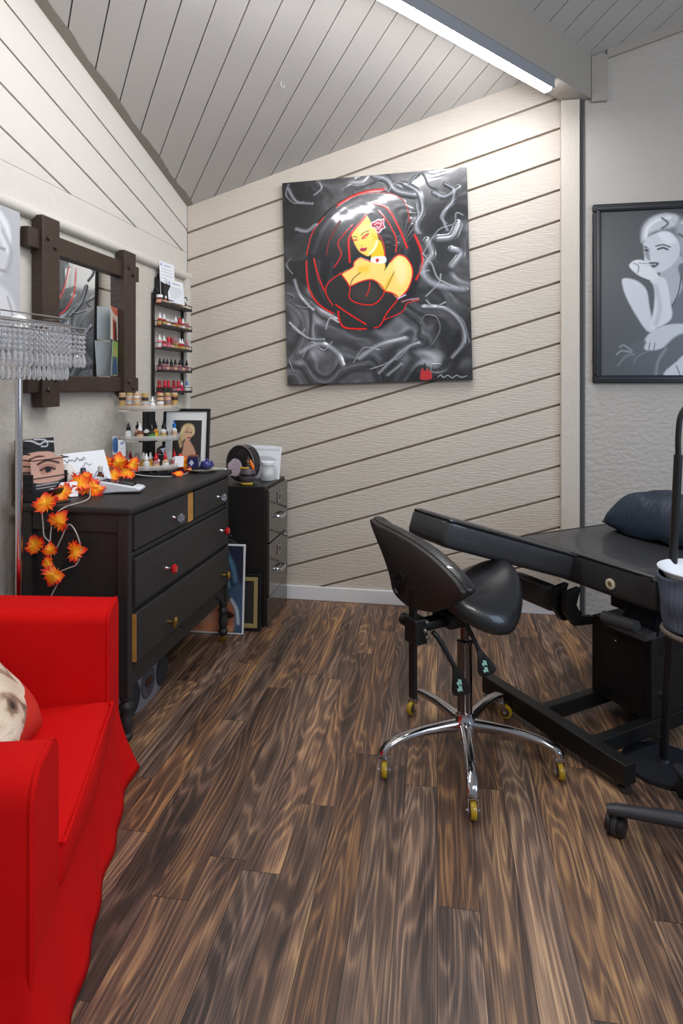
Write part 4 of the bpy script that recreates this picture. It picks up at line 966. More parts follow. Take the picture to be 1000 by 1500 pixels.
# saucer with little jars
pl = thing('saucer', 'pale ceramic saucer holding small dark blue trinkets at front right of dresser', 'saucer', (-1.19, 2.855, ZT))
bm = NB(); add_lathe(bm, [(.03, 0), (.034, .004), (.070, .012), (.074, .016), (.070, .0165), (.034, .008), (.001, .007)], n=32); mk('dish', bm, mat('saucer_glaze', (206, 202, 186), .3), pl, smooth=True)
bm = NB(); add_tube(bm, [(.060, .03, .014), (.085, .03, .014), (.1, .028, .013)], .005, 8); mk('spoon_rest', bm, mat('saucer_glaze', (206, 202, 186), .3), pl, smooth=True)
o = thing('trinket_tin', 'square dark blue patterned trinket tin on saucer beside the framed picture', 'tin', (-1.245, 2.875, ZT+.0165), math.radians(15))
bm = NB(); add_box(bm, (0, 0, .027), (.052, .052, .054), bev=.004); mk('body', bm, mat('tin_blue', (38, 40, 84), .3, vary=(60, .7)), o)
bm = NB(); add_box(bm, (0, 0, .058), (.048, .048, .008), bev=.003); mk('lid', bm, mat('tin_lid', (120, 66, 58), .4), o)
bm = NB(); add_prism(bm, [(-.012, 0), (0, -.016), (.012, 0), (0, .016)], 0, .001, T(-.006, -.0262, .027) @ R(PI/2, 'X')); mk('pale_emblem', bm, mat('emblem_pale', (190, 196, 220), .4), o)
o = thing('trinket_jar', 'round squat dark blue lidded jar on saucer, right of the square tin', 'jar', (-1.175, 2.875, ZT+.0165))
bm = NB(); add_lathe(bm, [(.02, 0), (.032, .008), (.034, .018), (.030, .026)], n=24); mk('body', bm, mat('jar_blue', (50, 54, 110), .2, vary=(70, .6)), o, smooth=True)
bm = NB(); add_lathe(bm, [(.031, .026), (.026, .034), (.008, .038), (.007, .044), (.002, .047)], n=24); mk('lid', bm, mat('jar_lid_blue', (46, 50, 120), .2), o, smooth=True)
bm = NB(); add_box(bm, (0, 0, .005), (.07, .035, .010), R(math.radians(20)), bev=.002); o = tag(mk('black_phone_case', bm, mat('navy_gloss', (24, 26, 44), .1)), 'flat glossy navy tile lying at front of saucer', 'tile'); o.name = 'glossy_tile'; o.location = (-1.195, 2.828, ZT+.0165)
# pale cable running over the back corner
bm = NB(); add_tube(bm, smooth_poly([Vector(p) for p in ((-1.16, 2.90, ZT+.004), (-1.13, 2.925, ZT+.004), (-1.10, 2.945, ZT+.004))], 5, False), .0035, 8); tag(mk('white_cable', bm, M_white, smooth=True), 'short white cable lying at far right corner of dresser', 'cable')
# ================================================================== FILING CABINET CORNER
M_cab = mat('cabinet_black', (36, 34, 32), .32, bump=(260, .12, 2), vary=(160, .35))
M_cabf = mat('cabinet_front', (58, 55, 50), .16, coat=.5)
CX0, CX1, CY0, CY1, CZ = -1.58, -.950, 3.145, 3.535, .738
fc = thing('filing_cabinet', 'black two-drawer steel filing cabinet in the back left corner', 'filing cabinet', ((CX0+CX1)/2, (CY0+CY1)/2, 0))
cx, cy = (CX0+CX1)/2, (CY0+CY1)/2; hx, hy = (CX1-CX0)/2, (CY1-CY0)/2
bm = NB(); add_box(bm, (-.006, 0, CZ/2), (2*hx-.012, 2*hy, CZ)); mk('body', bm, M_cab, fc, bevel=.004)
bm = NB(); add_box(bm, (hx-.004, 0, .075), (.012, 2*hy-.004, .148)); mk('kick_panel', bm, M_cabf, fc, bevel=.002)
for z0, z1 in ((.155, .432), (.440, .722)):
    bm = NB(); add_box(bm, (hx-.002, 0, (z0+z1)/2), (.018, 2*hy-.02, z1-z0)); d = mk('drawer', bm, M_cabf, fc, bevel=.003)
    bm = NB(); zc_ = z1-.070
    for (yy, zz, sy, sz) in ((0, .021, .062, .006), (0, -.021, .062, .006), (-.028, 0, .006, .048), (.028, 0, .006, .048)): add_box(bm, (hx+.009, yy, zc_+zz), (.006, sy, sz))
    l = mk('label_holder', bm, M_chrome, d, bevel=.001)
    bm = NB(); zc_ = z1-.165
    add_tube(bm, smooth_poly([Vector(p) for p in ((hx+.006, -.062, zc_+.004), (hx+.026, -.052, zc_-.004), (hx+.032, 0, zc_-.008), (hx+.026, .052, zc_-.004), (hx+.006, .062, zc_+.004))], 5, False), [.006+.004*math.sin(PI*k/20) for k in range(21)], 8); mk('handle', bm, M_chrome, d, smooth=True)
bm = NB(); add_cyl(bm, (hx, .145, .405), (hx+.012, .145, .405), .010, n=14); mk('lock', bm, M_chrome, fc, smooth=True)
bm = NB(); add_cyl(bm, (hx-.20, -hy-.002, .475), (hx-.20, -hy+.002, .475), .006, n=10); mk('rivet', bm, M_chrome, fc)
# oval picture case
hb = thing('picture_case', 'black oval-faced case with a woman and pink rose print standing on filing cabinet', 'case', (-1.13, 3.285, CZ), math.radians(-14))
def oval(w, h, n=40): return [(w/2*math.cos(2*PI*k/n), h/2+h/2*math.sin(2*PI*k/n)) for k in range(n)]
MV = Matrix(((1, 0, 0, 0), (0, 0, -1, 0), (0, 1, 0, 0), (0, 0, 0, 1)))     # xy -> xz, depth towards -Y
bm = NB(); add_prism(bm, oval(.176, .205), -.035, .035, MV, bev=.003); mk('case_body', bm, mat('case_black', (30, 28, 32), .35), hb, smooth=True)
bm = NB(); add_tube(bm, [(p[0]*1.005, -.035, p[1]) for p in oval(.176, .205)], .0025, 6, closed=True); mk('rim', bm, mat('case_rim', (150, 146, 142), .3, .6), hb, smooth=True)
bm = NB()
for j, yy in enumerate((-.024, -.009, .006, .021)):
    for k in range(7, 19):
        a = 2*PI*k/40; x, z = .0885*math.cos(a), .1025+.103*math.sin(a); n_ = Vector((math.cos(a)/.0885, 0, math.sin(a)/.103)).normalized()
        add_cyl(bm, Vector((x, yy, z)), Vector((x, yy, z))+n_*.0016, .0035, n=6)
mk('stud_pattern', bm, mat('stud', (186, 170, 160), .4, .3), hb)
sh = [('P', [(.06,.95),(.04,.62),(.14,.52),(.26,.42),(.44,.44),(.56,.56),(.60,.74),(.52,.92),(.36,1.0),(.2,.98)], (214,196,208), .02), ('L', [(.2,.66),(.3,.6),(.4,.66),(.36,.78),(.24,.78),(.2,.68)], (180,150,168), .02, .015), ('L', [(.3,.5),(.42,.56),(.5,.7)], (190,164,180), .02, .015), ('L', [(.12,.7),(.16,.86),(.3,.92)], (184,160,176), .02, .015),
      ('L', [(.5,.2),(.62,.14),(.74,.26)], (92,84,84), .02, .01), ('L', [(.4,.3),(.52,.24),(.6,.34)], (86,80,80), .02, .01), ('P', [(.62,.78),(.8,.66),(.94,.8),(.86,1.0),(.64,1.02)], (206,186,198), .03)]
o = art('picture', hb, T(0, -.0362, .1025) @ R(PI/2, 'X'), .168, .198, 90, (36, 33, 36), sh, print_mat('case_print', .4))
bm = bmesh.new(); bm.from_mesh(o.data)
bmesh.ops.delete(bm, geom=[v for v in bm.verts if (v.co.x/.084)**2+(v.co.y/.099)**2 > 1.0], context='VERTS'); bm.to_mesh(o.data); bm.free()
# cauldron figure
cf = thing('cauldron_figurine', 'small round dark cauldron ornament with a tiny orange-hatted witch on lid', 'figurine', (-1.075, 3.195, CZ))
bm = NB(); add_lathe(bm, [(.018, .010), (.032, .014), (.043, .032), (.045, .044), (.042, .054)], n=26); mk('pot', bm, mat('pot_plum', (82, 70, 76), .35, vary=(90, .4)), cf, smooth=True)
bm = NB(); add_lathe(bm, [(.0445, .050), (.0465, .053), (.0465, .060), (.0445, .063)], n=26); mk('clasp_ring', bm, M_blk, cf, smooth=True)
bm = NB(); add_lathe(bm, [(.043, .063), (.040, .078), (.028, .090), (.012, .094)], n=26); mk('lid', bm, mat('pot_plum', (82, 70, 76), .35), cf, smooth=True)
bm = NB()
for k in range(7): a = -2.6+k*.35; add_sphere(bm, (.030*math.cos(a*1.0), .030*math.sin(a), .008), .008, 8, 6)
mk('foot_beads', bm, mat('bead_gold', (196, 164, 50), .35, .3, vary=(200, .6)), cf, smooth=True)
bm = NB()
for k in range(8): a = -2.8+k*.4; add_sphere(bm, (-.012+.022*math.cos(a), -.012+.02*math.sin(a), .092), .006, 8, 6)
mk('lid_beads', bm, mat('bead_gold', (196, 164, 50), .35, .3), cf, smooth=True)
bm = NB(); add_lathe(bm, [(.016, .088), (.013, .104), (.007, .116), (.005, .118)], T(.004, -.004, 0), 14); wt = mk('witch_dress', bm, mat('witch_black', (34, 30, 34), .5), cf, smooth=True)
bm = NB(); add_sphere(bm, (.004, -.006, .124), .008, 12, 8); add_tube(bm, [(.012, -.006, .112), (.022, -.012, .104), (.028, -.012, .098)], .003, 6); mk('witch_face', bm, mat('witch_skin', (214, 164, 112), .5), wt, smooth=True)
bm = NB(); add_lathe(bm, [(.018, .130), (.017, .132), (.009, .134), (.005, .146), (.002, .154)], T(.004, -.004, 0), 16); mk('witch_hat', bm, mat('witch_hat', (60, 46, 40), .5), wt, smooth=True)
bm = NB(); add_tube(bm, smooth_poly([Vector(p) for p in ((.014, -.004, .132), (.026, -.01, .112), (.034, -.012, .096), (.036, -.016, .082))], 4, False), [.007, .007, .007, .007, .008, .008, .008, .008, .007, .007, .006, .005, .003], 8); mk('orange_hair', bm, mat('orange_felt', (236, 120, 22), .6), wt, smooth=True)
# jar
jr = thing('glass_jar', 'clear glass jar with white lid and pale cotton inside, on filing cabinet', 'jar', (-1.008, 3.345, CZ))
bm = NB(); add_lathe(bm, [(.030, 0), (.038, .004), (.040, .012), (.040, .072), (.034, .084), (.034, .090)], n=28); mk('glass', bm, mat('jar_glass', (235, 240, 238), .04, alpha=.45, coat=.6), jr, smooth=True)
bm = NB(); add_lathe(bm, [(.038, .088), (.039, .090), (.039, .106), (.036, .109)], n=28); mk('lid', bm, M_white, jr, smooth=True)
bm = NB(); rr = random.Random(8)
bmesh.ops.create_icosphere(bm, subdivisions=3, radius=1)
for v in bm.verts: v.co = Vector((v.co.x*.034, v.co.y*.034, .038+v.co.z*.030))*(1+rr.uniform(-.04, .04))
o = tag(mk('cotton_wad', bm, mat('cotton', (226, 226, 222), .9, bump=(60, .6, 4)), smooth=True), 'wad of pale cotton inside the clear lidded jar', 'cotton'); o.location = (-1.008, 3.345, CZ+.004)
# papers standing behind
ph = thing('paper_holder', 'clear upright holder of printed papers standing behind jar on filing cabinet', 'holder', (-1.09, 3.425, CZ), math.radians(-6))
bm = NB(); add_box(bm, (0, .022, .085), (.25, .002, .17)); add_box(bm, (0, .0, .0015), (.25, .05, .003)); add_box(bm, (0, -.022, .04), (.25, .002, .08)); mk('holder', bm, mat('holder_clear', (226, 228, 230), .08, alpha=.3), ph)
paper('printed_sheet', .25, .185, T(-1.085, 3.424, CZ+.004) @ R(math.radians(-6)) @ R(math.radians(82), 'X') @ R(math.radians(-2)) @ T(0, .0925, 0), 'white printed form sheet, frontmost in clear holder on filing cabinet', 12, seal=False)
paper('printed_sheet', .24, .170, T(-1.088, 3.436, CZ+.004) @ R(math.radians(-6)) @ R(math.radians(82), 'X') @ R(math.radians(3)) @ T(-.02, .095, 0), 'white printed form sheet tilted behind another in clear holder on filing cabinet', 8, seal=False, base=(226, 228, 232))
# prints leaning between dresser and cabinet
lp = thing('canvas_print', 'large print of a face with teal hair leaning on floor behind dresser leg', 'picture', M=T(-1.29, 3.008, .002) @ R(math.radians(3)) @ R(math.radians(85), 'X') @ T(0, .225, 0))
bm = NB(); add_box(bm, (0, 0, -.006), (.50, .45, .012)); mk('board', bm, mat('print_board', (224, 226, 230), .5), lp, bevel=.001)
def cu(*p): return [((x)/100., y/100.) for x, y in p]
SF = [('P', cu((0,90),(0,62),(30,44),(50,38),(72,46),(86,58),(90,90)), (206,140,104), .04), ('P', cu((40,50),(56,44),(68,52),(66,74),(54,80),(46,66)), (236,196,170), .05, .8), ('P', cu((0,72),(10,66),(30,70),(26,80),(8,82)), (150,92,66), .04), ('P', cu((74,66),(86,60),(92,70),(90,82),(78,80)), (160,96,70), .04),
      ('L', cu((2,68),(18,62),(34,66)), (70,44,36), .03, .015), ('L', cu((66,60),(78,54),(90,58)), (76,48,38), .03, .015), ('P', cu((6,75),(16,72),(26,76),(16,80)), (40,28,26), .012), ('P', cu((76,72),(84,68),(92,72),(84,76)), (40,28,26), .012), ('L', cu((50,60),(48,78),(54,86)), (176,110,80), .02, .02),
      ('P', cu((60,0),(100,0),(100,40),(84,48),(70,40),(62,24)), (40,46,64), .02), ('L', cu((70,0),(74,14),(80,30),(84,42)), (120,170,190), .05, .03), ('L', cu((80,6),(88,20),(92,36)), (86,130,156), .05, .03), ('L', cu((66,16),(70,30),(76,40)), (70,110,136), .03, .02), ('P', cu((84,48),(100,40),(100,90),(92,90),(92,62)), (66,88,116), .03), ('L', cu((88,56),(94,66),(96,80)), (200,214,224), .03, .02),
      ('P', cu((0,0),(60,0),(60,26),(30,42),(0,58)), (44,42,52), .03), ('L', cu((40,10),(44,26),(36,40)), (90,110,130), .04, .03)]
art('print', lp, T(0, 0, .0006), .484, .434, 120, (60, 60, 70), SF, print_mat('print_satin', .35))
gf = thing('framed_picture', 'slim black frame with gold inner border leaning against side of filing cabinet', 'picture', M=T(-1.085, 3.085, .0) @ R(math.radians(5)) @ R(math.radians(86), 'X') @ T(0, .145, 0))
mk('frame', frame_bm(.23, .29, .016, .018), mat('black_frame', (22, 24, 29), .35), gf); 
bm = frame_bm(.20, .26, .022, .004, z0=.012); mk('gold_border', bm, mat('gold_border', (176, 160, 108), .4, .3), gf)
bm = NB(); add_box(bm, (0, 0, .006), (.21, .27, .006)); mk('mount', bm, mat('mount_dark', (44, 42, 40), .6), gf)
bm = NB(); add_prism(bm, [(-.17, 0), (.15, 0), (.17, .02), (.185, .30), (.16, .43), (.12, .455), (-.14, .455), (-.17, .43)], 0, .022, T(-1.26, 3.139, .003) @ R(math.radians(90), 'X'), bev=.008)
tag(mk('portfolio_case', bm, mat('case_fabric', (28, 27, 27), .7), smooth=True), 'dark soft portfolio case standing between the large print and filing cabinet', 'case')
# radio under the dresser
ra_ = thing('portable_radio', 'silver grey portable radio with round speakers on floor under dresser', 'radio', (-1.28, 2.31, 0), 0)
def egg(w, h, n=36): 
    out = []
    for k in range(n):
        a = 2*PI*k/n; c, s = math.cos(a), math.sin(a)
        out.append((w/2*math.copysign(abs(c)**.75, c), h/2+h/2*math.copysign(abs(s)**.8, s)))
    return out
MR = Matrix(((0, 0, 1, 0), (1, 0, 0, 0), (0, 1, 0, 0), (0, 0, 0, 1)))
bm = NB(); add_prism(bm, egg(.36, .155), -.085, .085, MR, bev=.02, seg=3); mk('body', bm, mat('radio_silver', (118, 120, 128), .4), ra_, smooth=True)
for s in (-1, 1):
    bm = NB(); add_prism(bm, [(s*.120+.048*math.cos(a*PI/15), .078+.062*math.sin(a*PI/15)) for a in range(30)], .08, .092, MR, bev=.004); mk('speaker', bm, mat('speaker_mesh', (44, 46, 52), .8, bump=(300, .6, 2)), ra_, smooth=True)
bm = NB(); add_prism(bm, [(.056*math.cos(a*PI/15), .082+.060*math.sin(a*PI/15)) for a in range(30)], .08, .090, MR, bev=.004); pn = mk('control_panel', bm, mat('radio_dark', (70, 72, 80), .35), ra_, smooth=True)
bm = NB(); add_prism(bm, [(.030*math.cos(a*PI/12), .088+.018*math.sin(a*PI/12)) for a in range(24)], .09, .094, MR); mk('display', bm, mat('radio_display', (50, 34, 34), .15), pn)
for k in range(7):
    a = PI*(1.08+.14*k); bm = NB(); add_cyl(bm, (.088, .042*math.cos(a), .078+.046*math.sin(a)), (.094, .042*math.cos(a), .078+.046*math.sin(a)), .0045, n=10); mk('button', bm, M_chrome, pn)

# ================================================================== ARMCHAIR (origin at far end of the front line)
M_red = mat('red_slipcover', (208, 14, 14), .85, bump=(500, .14, 3), vary=(5, .10), spec=.15)
ac = thing('armchair', 'red slipcovered armchair with boxy arms and floor-length skirt, at left edge', 'armchair', (-1.005, 1.825, 0), math.radians(20.9))
Y0, Y1 = .075, -.865      # far and near outer sides
AT = .18                  # arm thickness
def warp(bm, amp=.004, sc_=9.0, seed=0):
    for v in bm.verts:
        p = v.co
        v.co = p+Vector((math.sin(p.y*sc_*1.3+p.z*sc_+seed), math.sin(p.x*sc_*1.1+p.z*sc_*1.7+seed*2), .5*math.sin(p.x*sc_+p.y*sc_*1.4+seed)))*amp
def soft_box(x0, x1, y0, y1, z0, z1, bev, nm, par, amp=.003, seed=0, rise=0.0, cut=3):
    bm = NB(); add_box(bm, ((x0+x1)/2, (y0+y1)/2, (z0+z1)/2), (x1-x0, y1-y0, z1-z0), bev=bev, seg=3)
    bmesh.ops.subdivide_edges(bm, edges=[e for e in bm.edges if e.calc_length() > .12], cuts=cut, use_grid_fill=True)
    for v in bm.verts:
        if rise: v.co.z += rise*(x1-v.co.x)/(x1-x0)*max(0, (v.co.z-z0)/(z1-z0))
    warp(bm, amp, 9, seed); return mk(nm, bm, M_red, par, smooth=True, angle=180)
def arm(ya, yb, zt, rr_, rise):
    n = 8; y0, y1 = min(ya, yb), max(ya, yb)
    prof = [(y0, .03), (y1, .03)]
    prof += [(y1-rr_+rr_*math.sin(PI/2*k/n+PI/2) if False else y1-rr_+rr_*math.cos(PI/2*k/n), zt-rr_+rr_*math.sin(PI/2*k/n)) for k in range(n+1)]
    prof += [(y0+rr_-rr_*math.sin(PI/2*k/n), zt-rr_+rr_*math.cos(PI/2*k/n)) for k in range(n+1)]
    bm = NB(); xs = [-.585, -.54, -.44, -.34, -.24, -.14, -.075, -.052, -.045]
    rings = []
    for i, x in enumerate(xs):
        k = 1 if x < -.046 else .965
        cy_, cz_ = (y0+y1)/2, .3
        rings.append([bm.verts.new((x, cy_+(p[0]-cy_)*k, (p[1] if k == 1 else cz_+(p[1]-cz_)*.985)+rise*(-.045-x)/.54*max(0, (p[1]-.2)/.38))) for p in prof])
    m = len(prof)
    for r_a, r_b in zip(rings, rings[1:]):
        for q in range(m): bm.faces.new((r_a[q], r_a[(q+1) % m], r_b[(q+1) % m], r_b[q]))
    bm.faces.new(rings[0][::-1]); bm.faces.new(rings[-1])
    o = mk('arm', bm, M_red, ac, smooth=True, angle=50)
    bm = NB(); add_tube(bm, [(-.050, p[0], p[1]) for p in prof[1:]+prof[:1]], .0042, 8); mk('piping', bm, M_red, o, smooth=True)
arm(Y0-AT, Y0, .585, .035, .045); arm(Y1, Y1+AT, .560, .06, .03)
soft_box(-.585, -.47, Y1+.03, Y0-.03, .06, .70, .06, 'back', ac, seed=3)
soft_box(-.56, -.030, Y1+AT-.012, Y0-AT+.012, .205, .330, .035, 'seat_cushion', ac, seed=4, amp=.005)
soft_box(-.56, -.055, Y1+AT-.02, Y0-AT+.02, .06, .225, .02, 'seat_base', ac, seed=5)
# skirt: flaring cloth around front and both sides
def skirt_pt(u, v):
    # perimeter: far side back -> far front corner -> near front corner -> near side back
    segs = [((-.57, Y0-.006), (-.050, Y0-.006)), ((-.050, Y0-.006), (-.050, Y1+.006)), ((-.050, Y1+.006), (-.57, Y1+.006))]
    L = [.52, abs(Y1-Y0), .52]; s = u*sum(L); i = 0
    while i < 2 and s > L[i]: s -= L[i]; i += 1
    t_ = min(1, s/L[i]); a, b_ = segs[i]; x = a[0]+(b_[0]-a[0])*t_; y = a[1]+(b_[1]-a[1])*t_
    nx, ny = [(0, 1), (1, 0), (0, -1)][i]
    d1 = math.hypot(x+.042, y-Y0); d2 = math.hypot(x+.042, y-Y1)
    corner = math.exp(-(d1/.08)**2)+.8*math.exp(-(d2/.09)**2)
    cx, cy = x+.3, y-(Y0+Y1)/2; l = math.hypot(cx, cy)
    z = .26*(1-v)+.006
    fl = v**1.6*(.046+.004*math.sin(u*34)+.004*math.sin(u*71+1))
    fc_ = v**1.8*corner*.032
    dx = nx*fl+fc_*(.62); dy = ny*fl+fc_*(.78 if d1 < d2 else -.78)
    return Vector((x+dx, y+dy, z))
bm = NB(); add_grid(bm, skirt_pt, 150, 14); sk = mk('skirt', bm, M_red, ac, smooth=True, angle=180, solid=.003)
# piping along the near arm front, far arm front and cushion
def pip(pts, r=.004, cl=False):
    bm = NB(); add_tube(bm, smooth_poly([Vector(p) for p in pts], 5, cl), r, 8, closed=cl); mk('piping', bm, M_red, ac, smooth=True)
pip([(-.50, Y0-AT-.002, .318), (-.075, Y0-AT-.002, .318), (-.040, Y0-AT-.014, .318), (-.034, Y0-AT-.04, .318), (-.034, Y1+AT+.04, .318), (-.040, Y1+AT+.014, .318), (-.075, Y1+AT+.002, .318), (-.5, Y1+AT+.002, .318)])
# printed cushion
def pillow_mesh(w, h, d, n=26, pinch=.12):
    bm = NB()
    for s in (1, -1):
        vs = {}
        for j in range(n+1):
            for i in range(n+1):
                u, v = i/n*2-1, j/n*2-1
                k = (1-abs(u)**3.2)*(1-abs(v)**3.2)
                px, py = u*w/2*(1-pinch*(1-v*v)*abs(u)**2*.6), v*h/2*(1-pinch*(1-u*u)*abs(v)**2*.6)
                vs[i, j] = bm.verts.new((px, py, s*d/2*max(0, k)**.45*(1+.06*math.sin(u*5+v*7))))
        for j in range(n):
            for i in range(n):
                bm.faces.new((vs[i, j], vs[i+1, j], vs[i+1, j+1], vs[i, j+1]))
    bmesh.ops.remove_doubles(bm, verts=bm.verts, dist=1e-5); return bm
def cushion_mat():
    """woven picture print: cream and brown faces of cloth with a red ground"""
    m = bpy.data.materials.new('cushion_print'); m.use_nodes = True; nt = m.node_tree; b = nt.nodes['Principled BSDF']; L = nt.links
    tc = nt.nodes.new('ShaderNodeTexCoord'); n1 = nt.nodes.new('ShaderNodeTexNoise'); n1.inputs['Scale'].default_value = 6.5; n1.inputs['Detail'].default_value = 3; n1.inputs['Distortion'].default_value = 1.4
    L.new(tc.outputs['Object'], n1.inputs['Vector'])
    col = ramp(nt, n1.outputs['Fac'], [(.30, (60, 44, 40)), (.40, (150, 116, 96)), (.48, (226, 204, 178)), (.60, (238, 222, 200)), (.74, (180, 150, 128))])
    sx_ = nt.nodes.new('ShaderNodeSeparateXYZ'); L.new(tc.outputs['Object'], sx_.inputs[0])
    e = mathn(nt, 'GREATER_THAN', mathn(nt, 'ADD', mathn(nt, 'ADD', sx_.outputs['X'], mathn(nt, 'MULTIPLY', sx_.outputs['Y'], .55)), mathn(nt, 'MULTIPLY', n1.outputs['Fac'], .10)), .185)
    mx = nt.nodes.new('ShaderNodeMix'); mx.data_type = 'RGBA'; L.new(e, mx.inputs['Factor']); L.new(col, mx.inputs['A']); mx.inputs['B'].default_value = (*lin((206, 40, 24)), 1); L.new(mx.outputs['Result'], b.inputs['Base Color'])
    b.inputs['Roughness'].default_value = .85; return m
o = tag(mk('cushion', pillow_mesh(.38, .38, .15), cushion_mat(), smooth=True, angle=180), 'cream and red picture-printed cushion lying on red armchair seat', 'cushion')
o.matrix_local = Matrix.LocRotScale(Vector((-1.005, 1.825, 0)), Matrix.Rotation(math.radians(20.9), 3, 'Z').to_quaternion(), None) @ T(-.335, -.37, .485) @ R(math.radians(8)) @ R(math.radians(48), 'Y') @ R(math.radians(-14))
# ================================================================== SADDLE STOOL
M_vinyl = mat('black_vinyl', (34, 34, 36), .33, bump=(180, .08, 3), coat=.25)
M_shell = mat('black_shell', (40, 36, 34), .45, bump=(320, .15, 2))
M_steel = mat('polished_aluminium', (200, 198, 200), .16, 1.0, bump=(30, .04, 3))
M_gas = mat('gas_column', (120, 112, 112), .2, 1.0)
M_metblk = mat('black_metal', (22, 22, 22), .4, bump=(280, .15, 2))
def dirw(d, l): a = W2(d, l); return Vector((a[0], a[1], 0))
SC = Vector((*W2(2.135, .424), 0))
FA = dirw(.5, .866)                      # facing of the sitter
SA = dirw(.866, -.5)                     # along the backrest, away from the camera
sl_ = thing('saddle_stool', 'black saddle stool on polished five-star base with backrest and yellow-wheeled casters', 'stool', SC)
PB = SC-FA*.22                           # back post
MB_ = Matrix((( SA.x, 0, FA.x, PB.x-SC.x), (SA.y, 0, FA.y, PB.y-SC.y), (0, 1, 0, 0), (0, 0, 0, 1)))     # (s,z,depth towards sitter)
OUT = [(.26,.785),(.202,.776),(.093,.767),(-.007,.753),(-.099,.732),(-.176,.705),(-.229,.678),(-.242,.655),(-.193,.616),(-.117,.569),(-.073,.554),(-.007,.543),(.042,.542),(.109,.564),(.135,.618),(.179,.681),(.225,.733)]
o2d = [(p.x, p.y) for p in smooth_poly(OUT, 5)]
def shrink(pts, k, dx=0, dz=0):
    cx = sum(p[0] for p in pts)/len(pts); cz = sum(p[1] for p in pts)/len(pts); return [(cx+(p[0]-cx)*k+dx, cz+(p[1]-cz)*k+dz) for p in pts]
bm = NB()
rings = []
for k, dep in ((.94, -.006), (.985, -.003), (1.0, .004), (1.0, .012)):
    rings.append([bm.verts.new(MB_ @ Vector((x, z, dep))) for x, z in shrink(o2d, k)])
def stitch(rings, cap0=True, cap1=True):
    n = len(rings[0])
    for a, b in zip(rings, rings[1:]):
        for k in range(n): bm.faces.new((a[k], a[(k+1) % n], b[(k+1) % n], b[k]))
    if cap0: bm.faces.new(rings[0][::-1])
    if cap1: bm.faces.new(rings[-1])
stitch(rings); bk = mk('back_shell', bm, M_shell, sl_, smooth=True)
bm = NB(); rings = []
for k, dep in ((.99, .012), (1.015, .020), (1.02, .034), (1.0, .048), (.94, .058), (.80, .064), (.5, .067)):
    rings.append([bm.verts.new(MB_ @ Vector((x, z, dep))) for x, z in shrink(o2d, k, 0, .004)])
stitch(rings); mk('back_pad', bm, M_vinyl, sl_, smooth=True, angle=60)
# slot with knob in the shell
hs, hz = .067, .607
bm = NB(); n = 28
def ell(rx, rz, dep, rot=.35): return [bm.verts.new(MB_ @ Vector((hs+rx*math.cos(2*PI*k/n)*math.cos(rot)-rz*math.sin(2*PI*k/n)*math.sin(rot), hz+rx*math.cos(2*PI*k/n)*math.sin(rot)+rz*math.sin(2*PI*k/n)*math.cos(rot), dep))) for k in range(n)]
stitch([ell(.026, .042, -.0055), ell(.026, .042, -.011), ell(.022, .037, -.012), ell(.020, .034, -.0062)]); mk('slot_ring', bm, M_blk, bk, smooth=True)
bm = NB(); p0 = MB_ @ Vector((hs, hz, -.004)); p1 = MB_ @ Vector((hs, hz, -.016)); add_cyl(bm, p0, p1, .009, n=12); mk('slot_bolt', bm, M_metblk, bk, smooth=True)
# seat
SS = Vector((.066, .040, 0))
def seat_pt(r, th):
    a = r*math.cos(th); b = r*math.sin(th)      # a along facing, b towards camera side
    wa = .188 if a > 0 else .180; 
    wb = .200*(1-.16*max(0, a))
    return a*wa, b*wb
def seat_z(a, b):
    return .606+.050*max(0, a/.2)**2+.030*max(0, -a/.2)**2-.060*(abs(b)/.2)**2.0+.014*math.cos(b/.2*PI)*.5
SWc = Vector((.02, .035, 0)); WN = -SA
bm = NB(); n = 40; rings = []
def seat_ring(r, dz, k=1.0):
    out = []
    for i in range(n):
        a, b = seat_pt(r, 2*PI*i/n); z = seat_z(a*k, b*k)+dz
        p = FA*(a+.045)+WN*(b+.004)-dirw(0, .026); out.append(bm.verts.new((p.x, p.y, z)))
    return out
for r, dz in ((.02, 0), (.25, 0), (.5, 0), (.7, .0), (.84, -.003), (.93, -.012), (.985, -.028), (1.0, -.048), (.985, -.066), (.93, -.078)): rings.append(seat_ring(r, dz))
for r, dz in ((.75, -.080), (.4, -.078)): rings.append(seat_ring(r, dz))
stitch(rings); mk('seat', bm, M_vinyl, sl_, smooth=True, angle=180)
bm = NB(); rings = []
for r, dz in ((.80, -.078), (.78, -.092), (.4, -.094)): rings.append(seat_ring(r, dz))
stitch(rings); mk('seat_pan', bm, M_shell, sl_, smooth=True)
# mechanism, post, clamp
bm = NB()
MF = Matrix((( FA.x, SA.x, 0, 0), (FA.y, SA.y, 0, 0), (0, 0, 1, 0), (0, 0, 0, 1)))
add_box(bm, (-.02, 0, .487), (.17, .10, .05), MF, bev=.008); add_box(bm, (-.14, 0, .482), (.14, .05, .03), MF, bev=.004); mk('tilt_mechanism', bm, M_metblk, sl_, smooth=True)
bm = NB(); add_box(bm, (-.22, 0, .43), (.014, .030, .36), MF, bev=.002); mk('back_post', bm, M_metblk, sl_)
bm = NB(); add_box(bm, (-.212, -.005, .474), (.05, .062, .082), MF, bev=.004); cl = mk('clamp_block', bm, M_metblk, sl_)
bm = NB(); add_lathe(bm, [(.010, 0), (.012, .012), (.020, .016), (.021, .034), (.017, .038)], MF @ T(-.215, .024, .490) @ R(-PI/2, 'X'), 12); mk('clamp_knob', bm, M_blk, cl, smooth=True)
for fx_, zz in ((-.205, .505), (-.212, .478), (-.204, .455)):
    bm = NB(); add_sphere(bm, MF @ Vector((fx_+.012, -.037, zz)), .008, 10, 6); mk('bolt_head', bm, mat('bolt_steel', (150, 146, 138), .3, .9), cl, smooth=True)
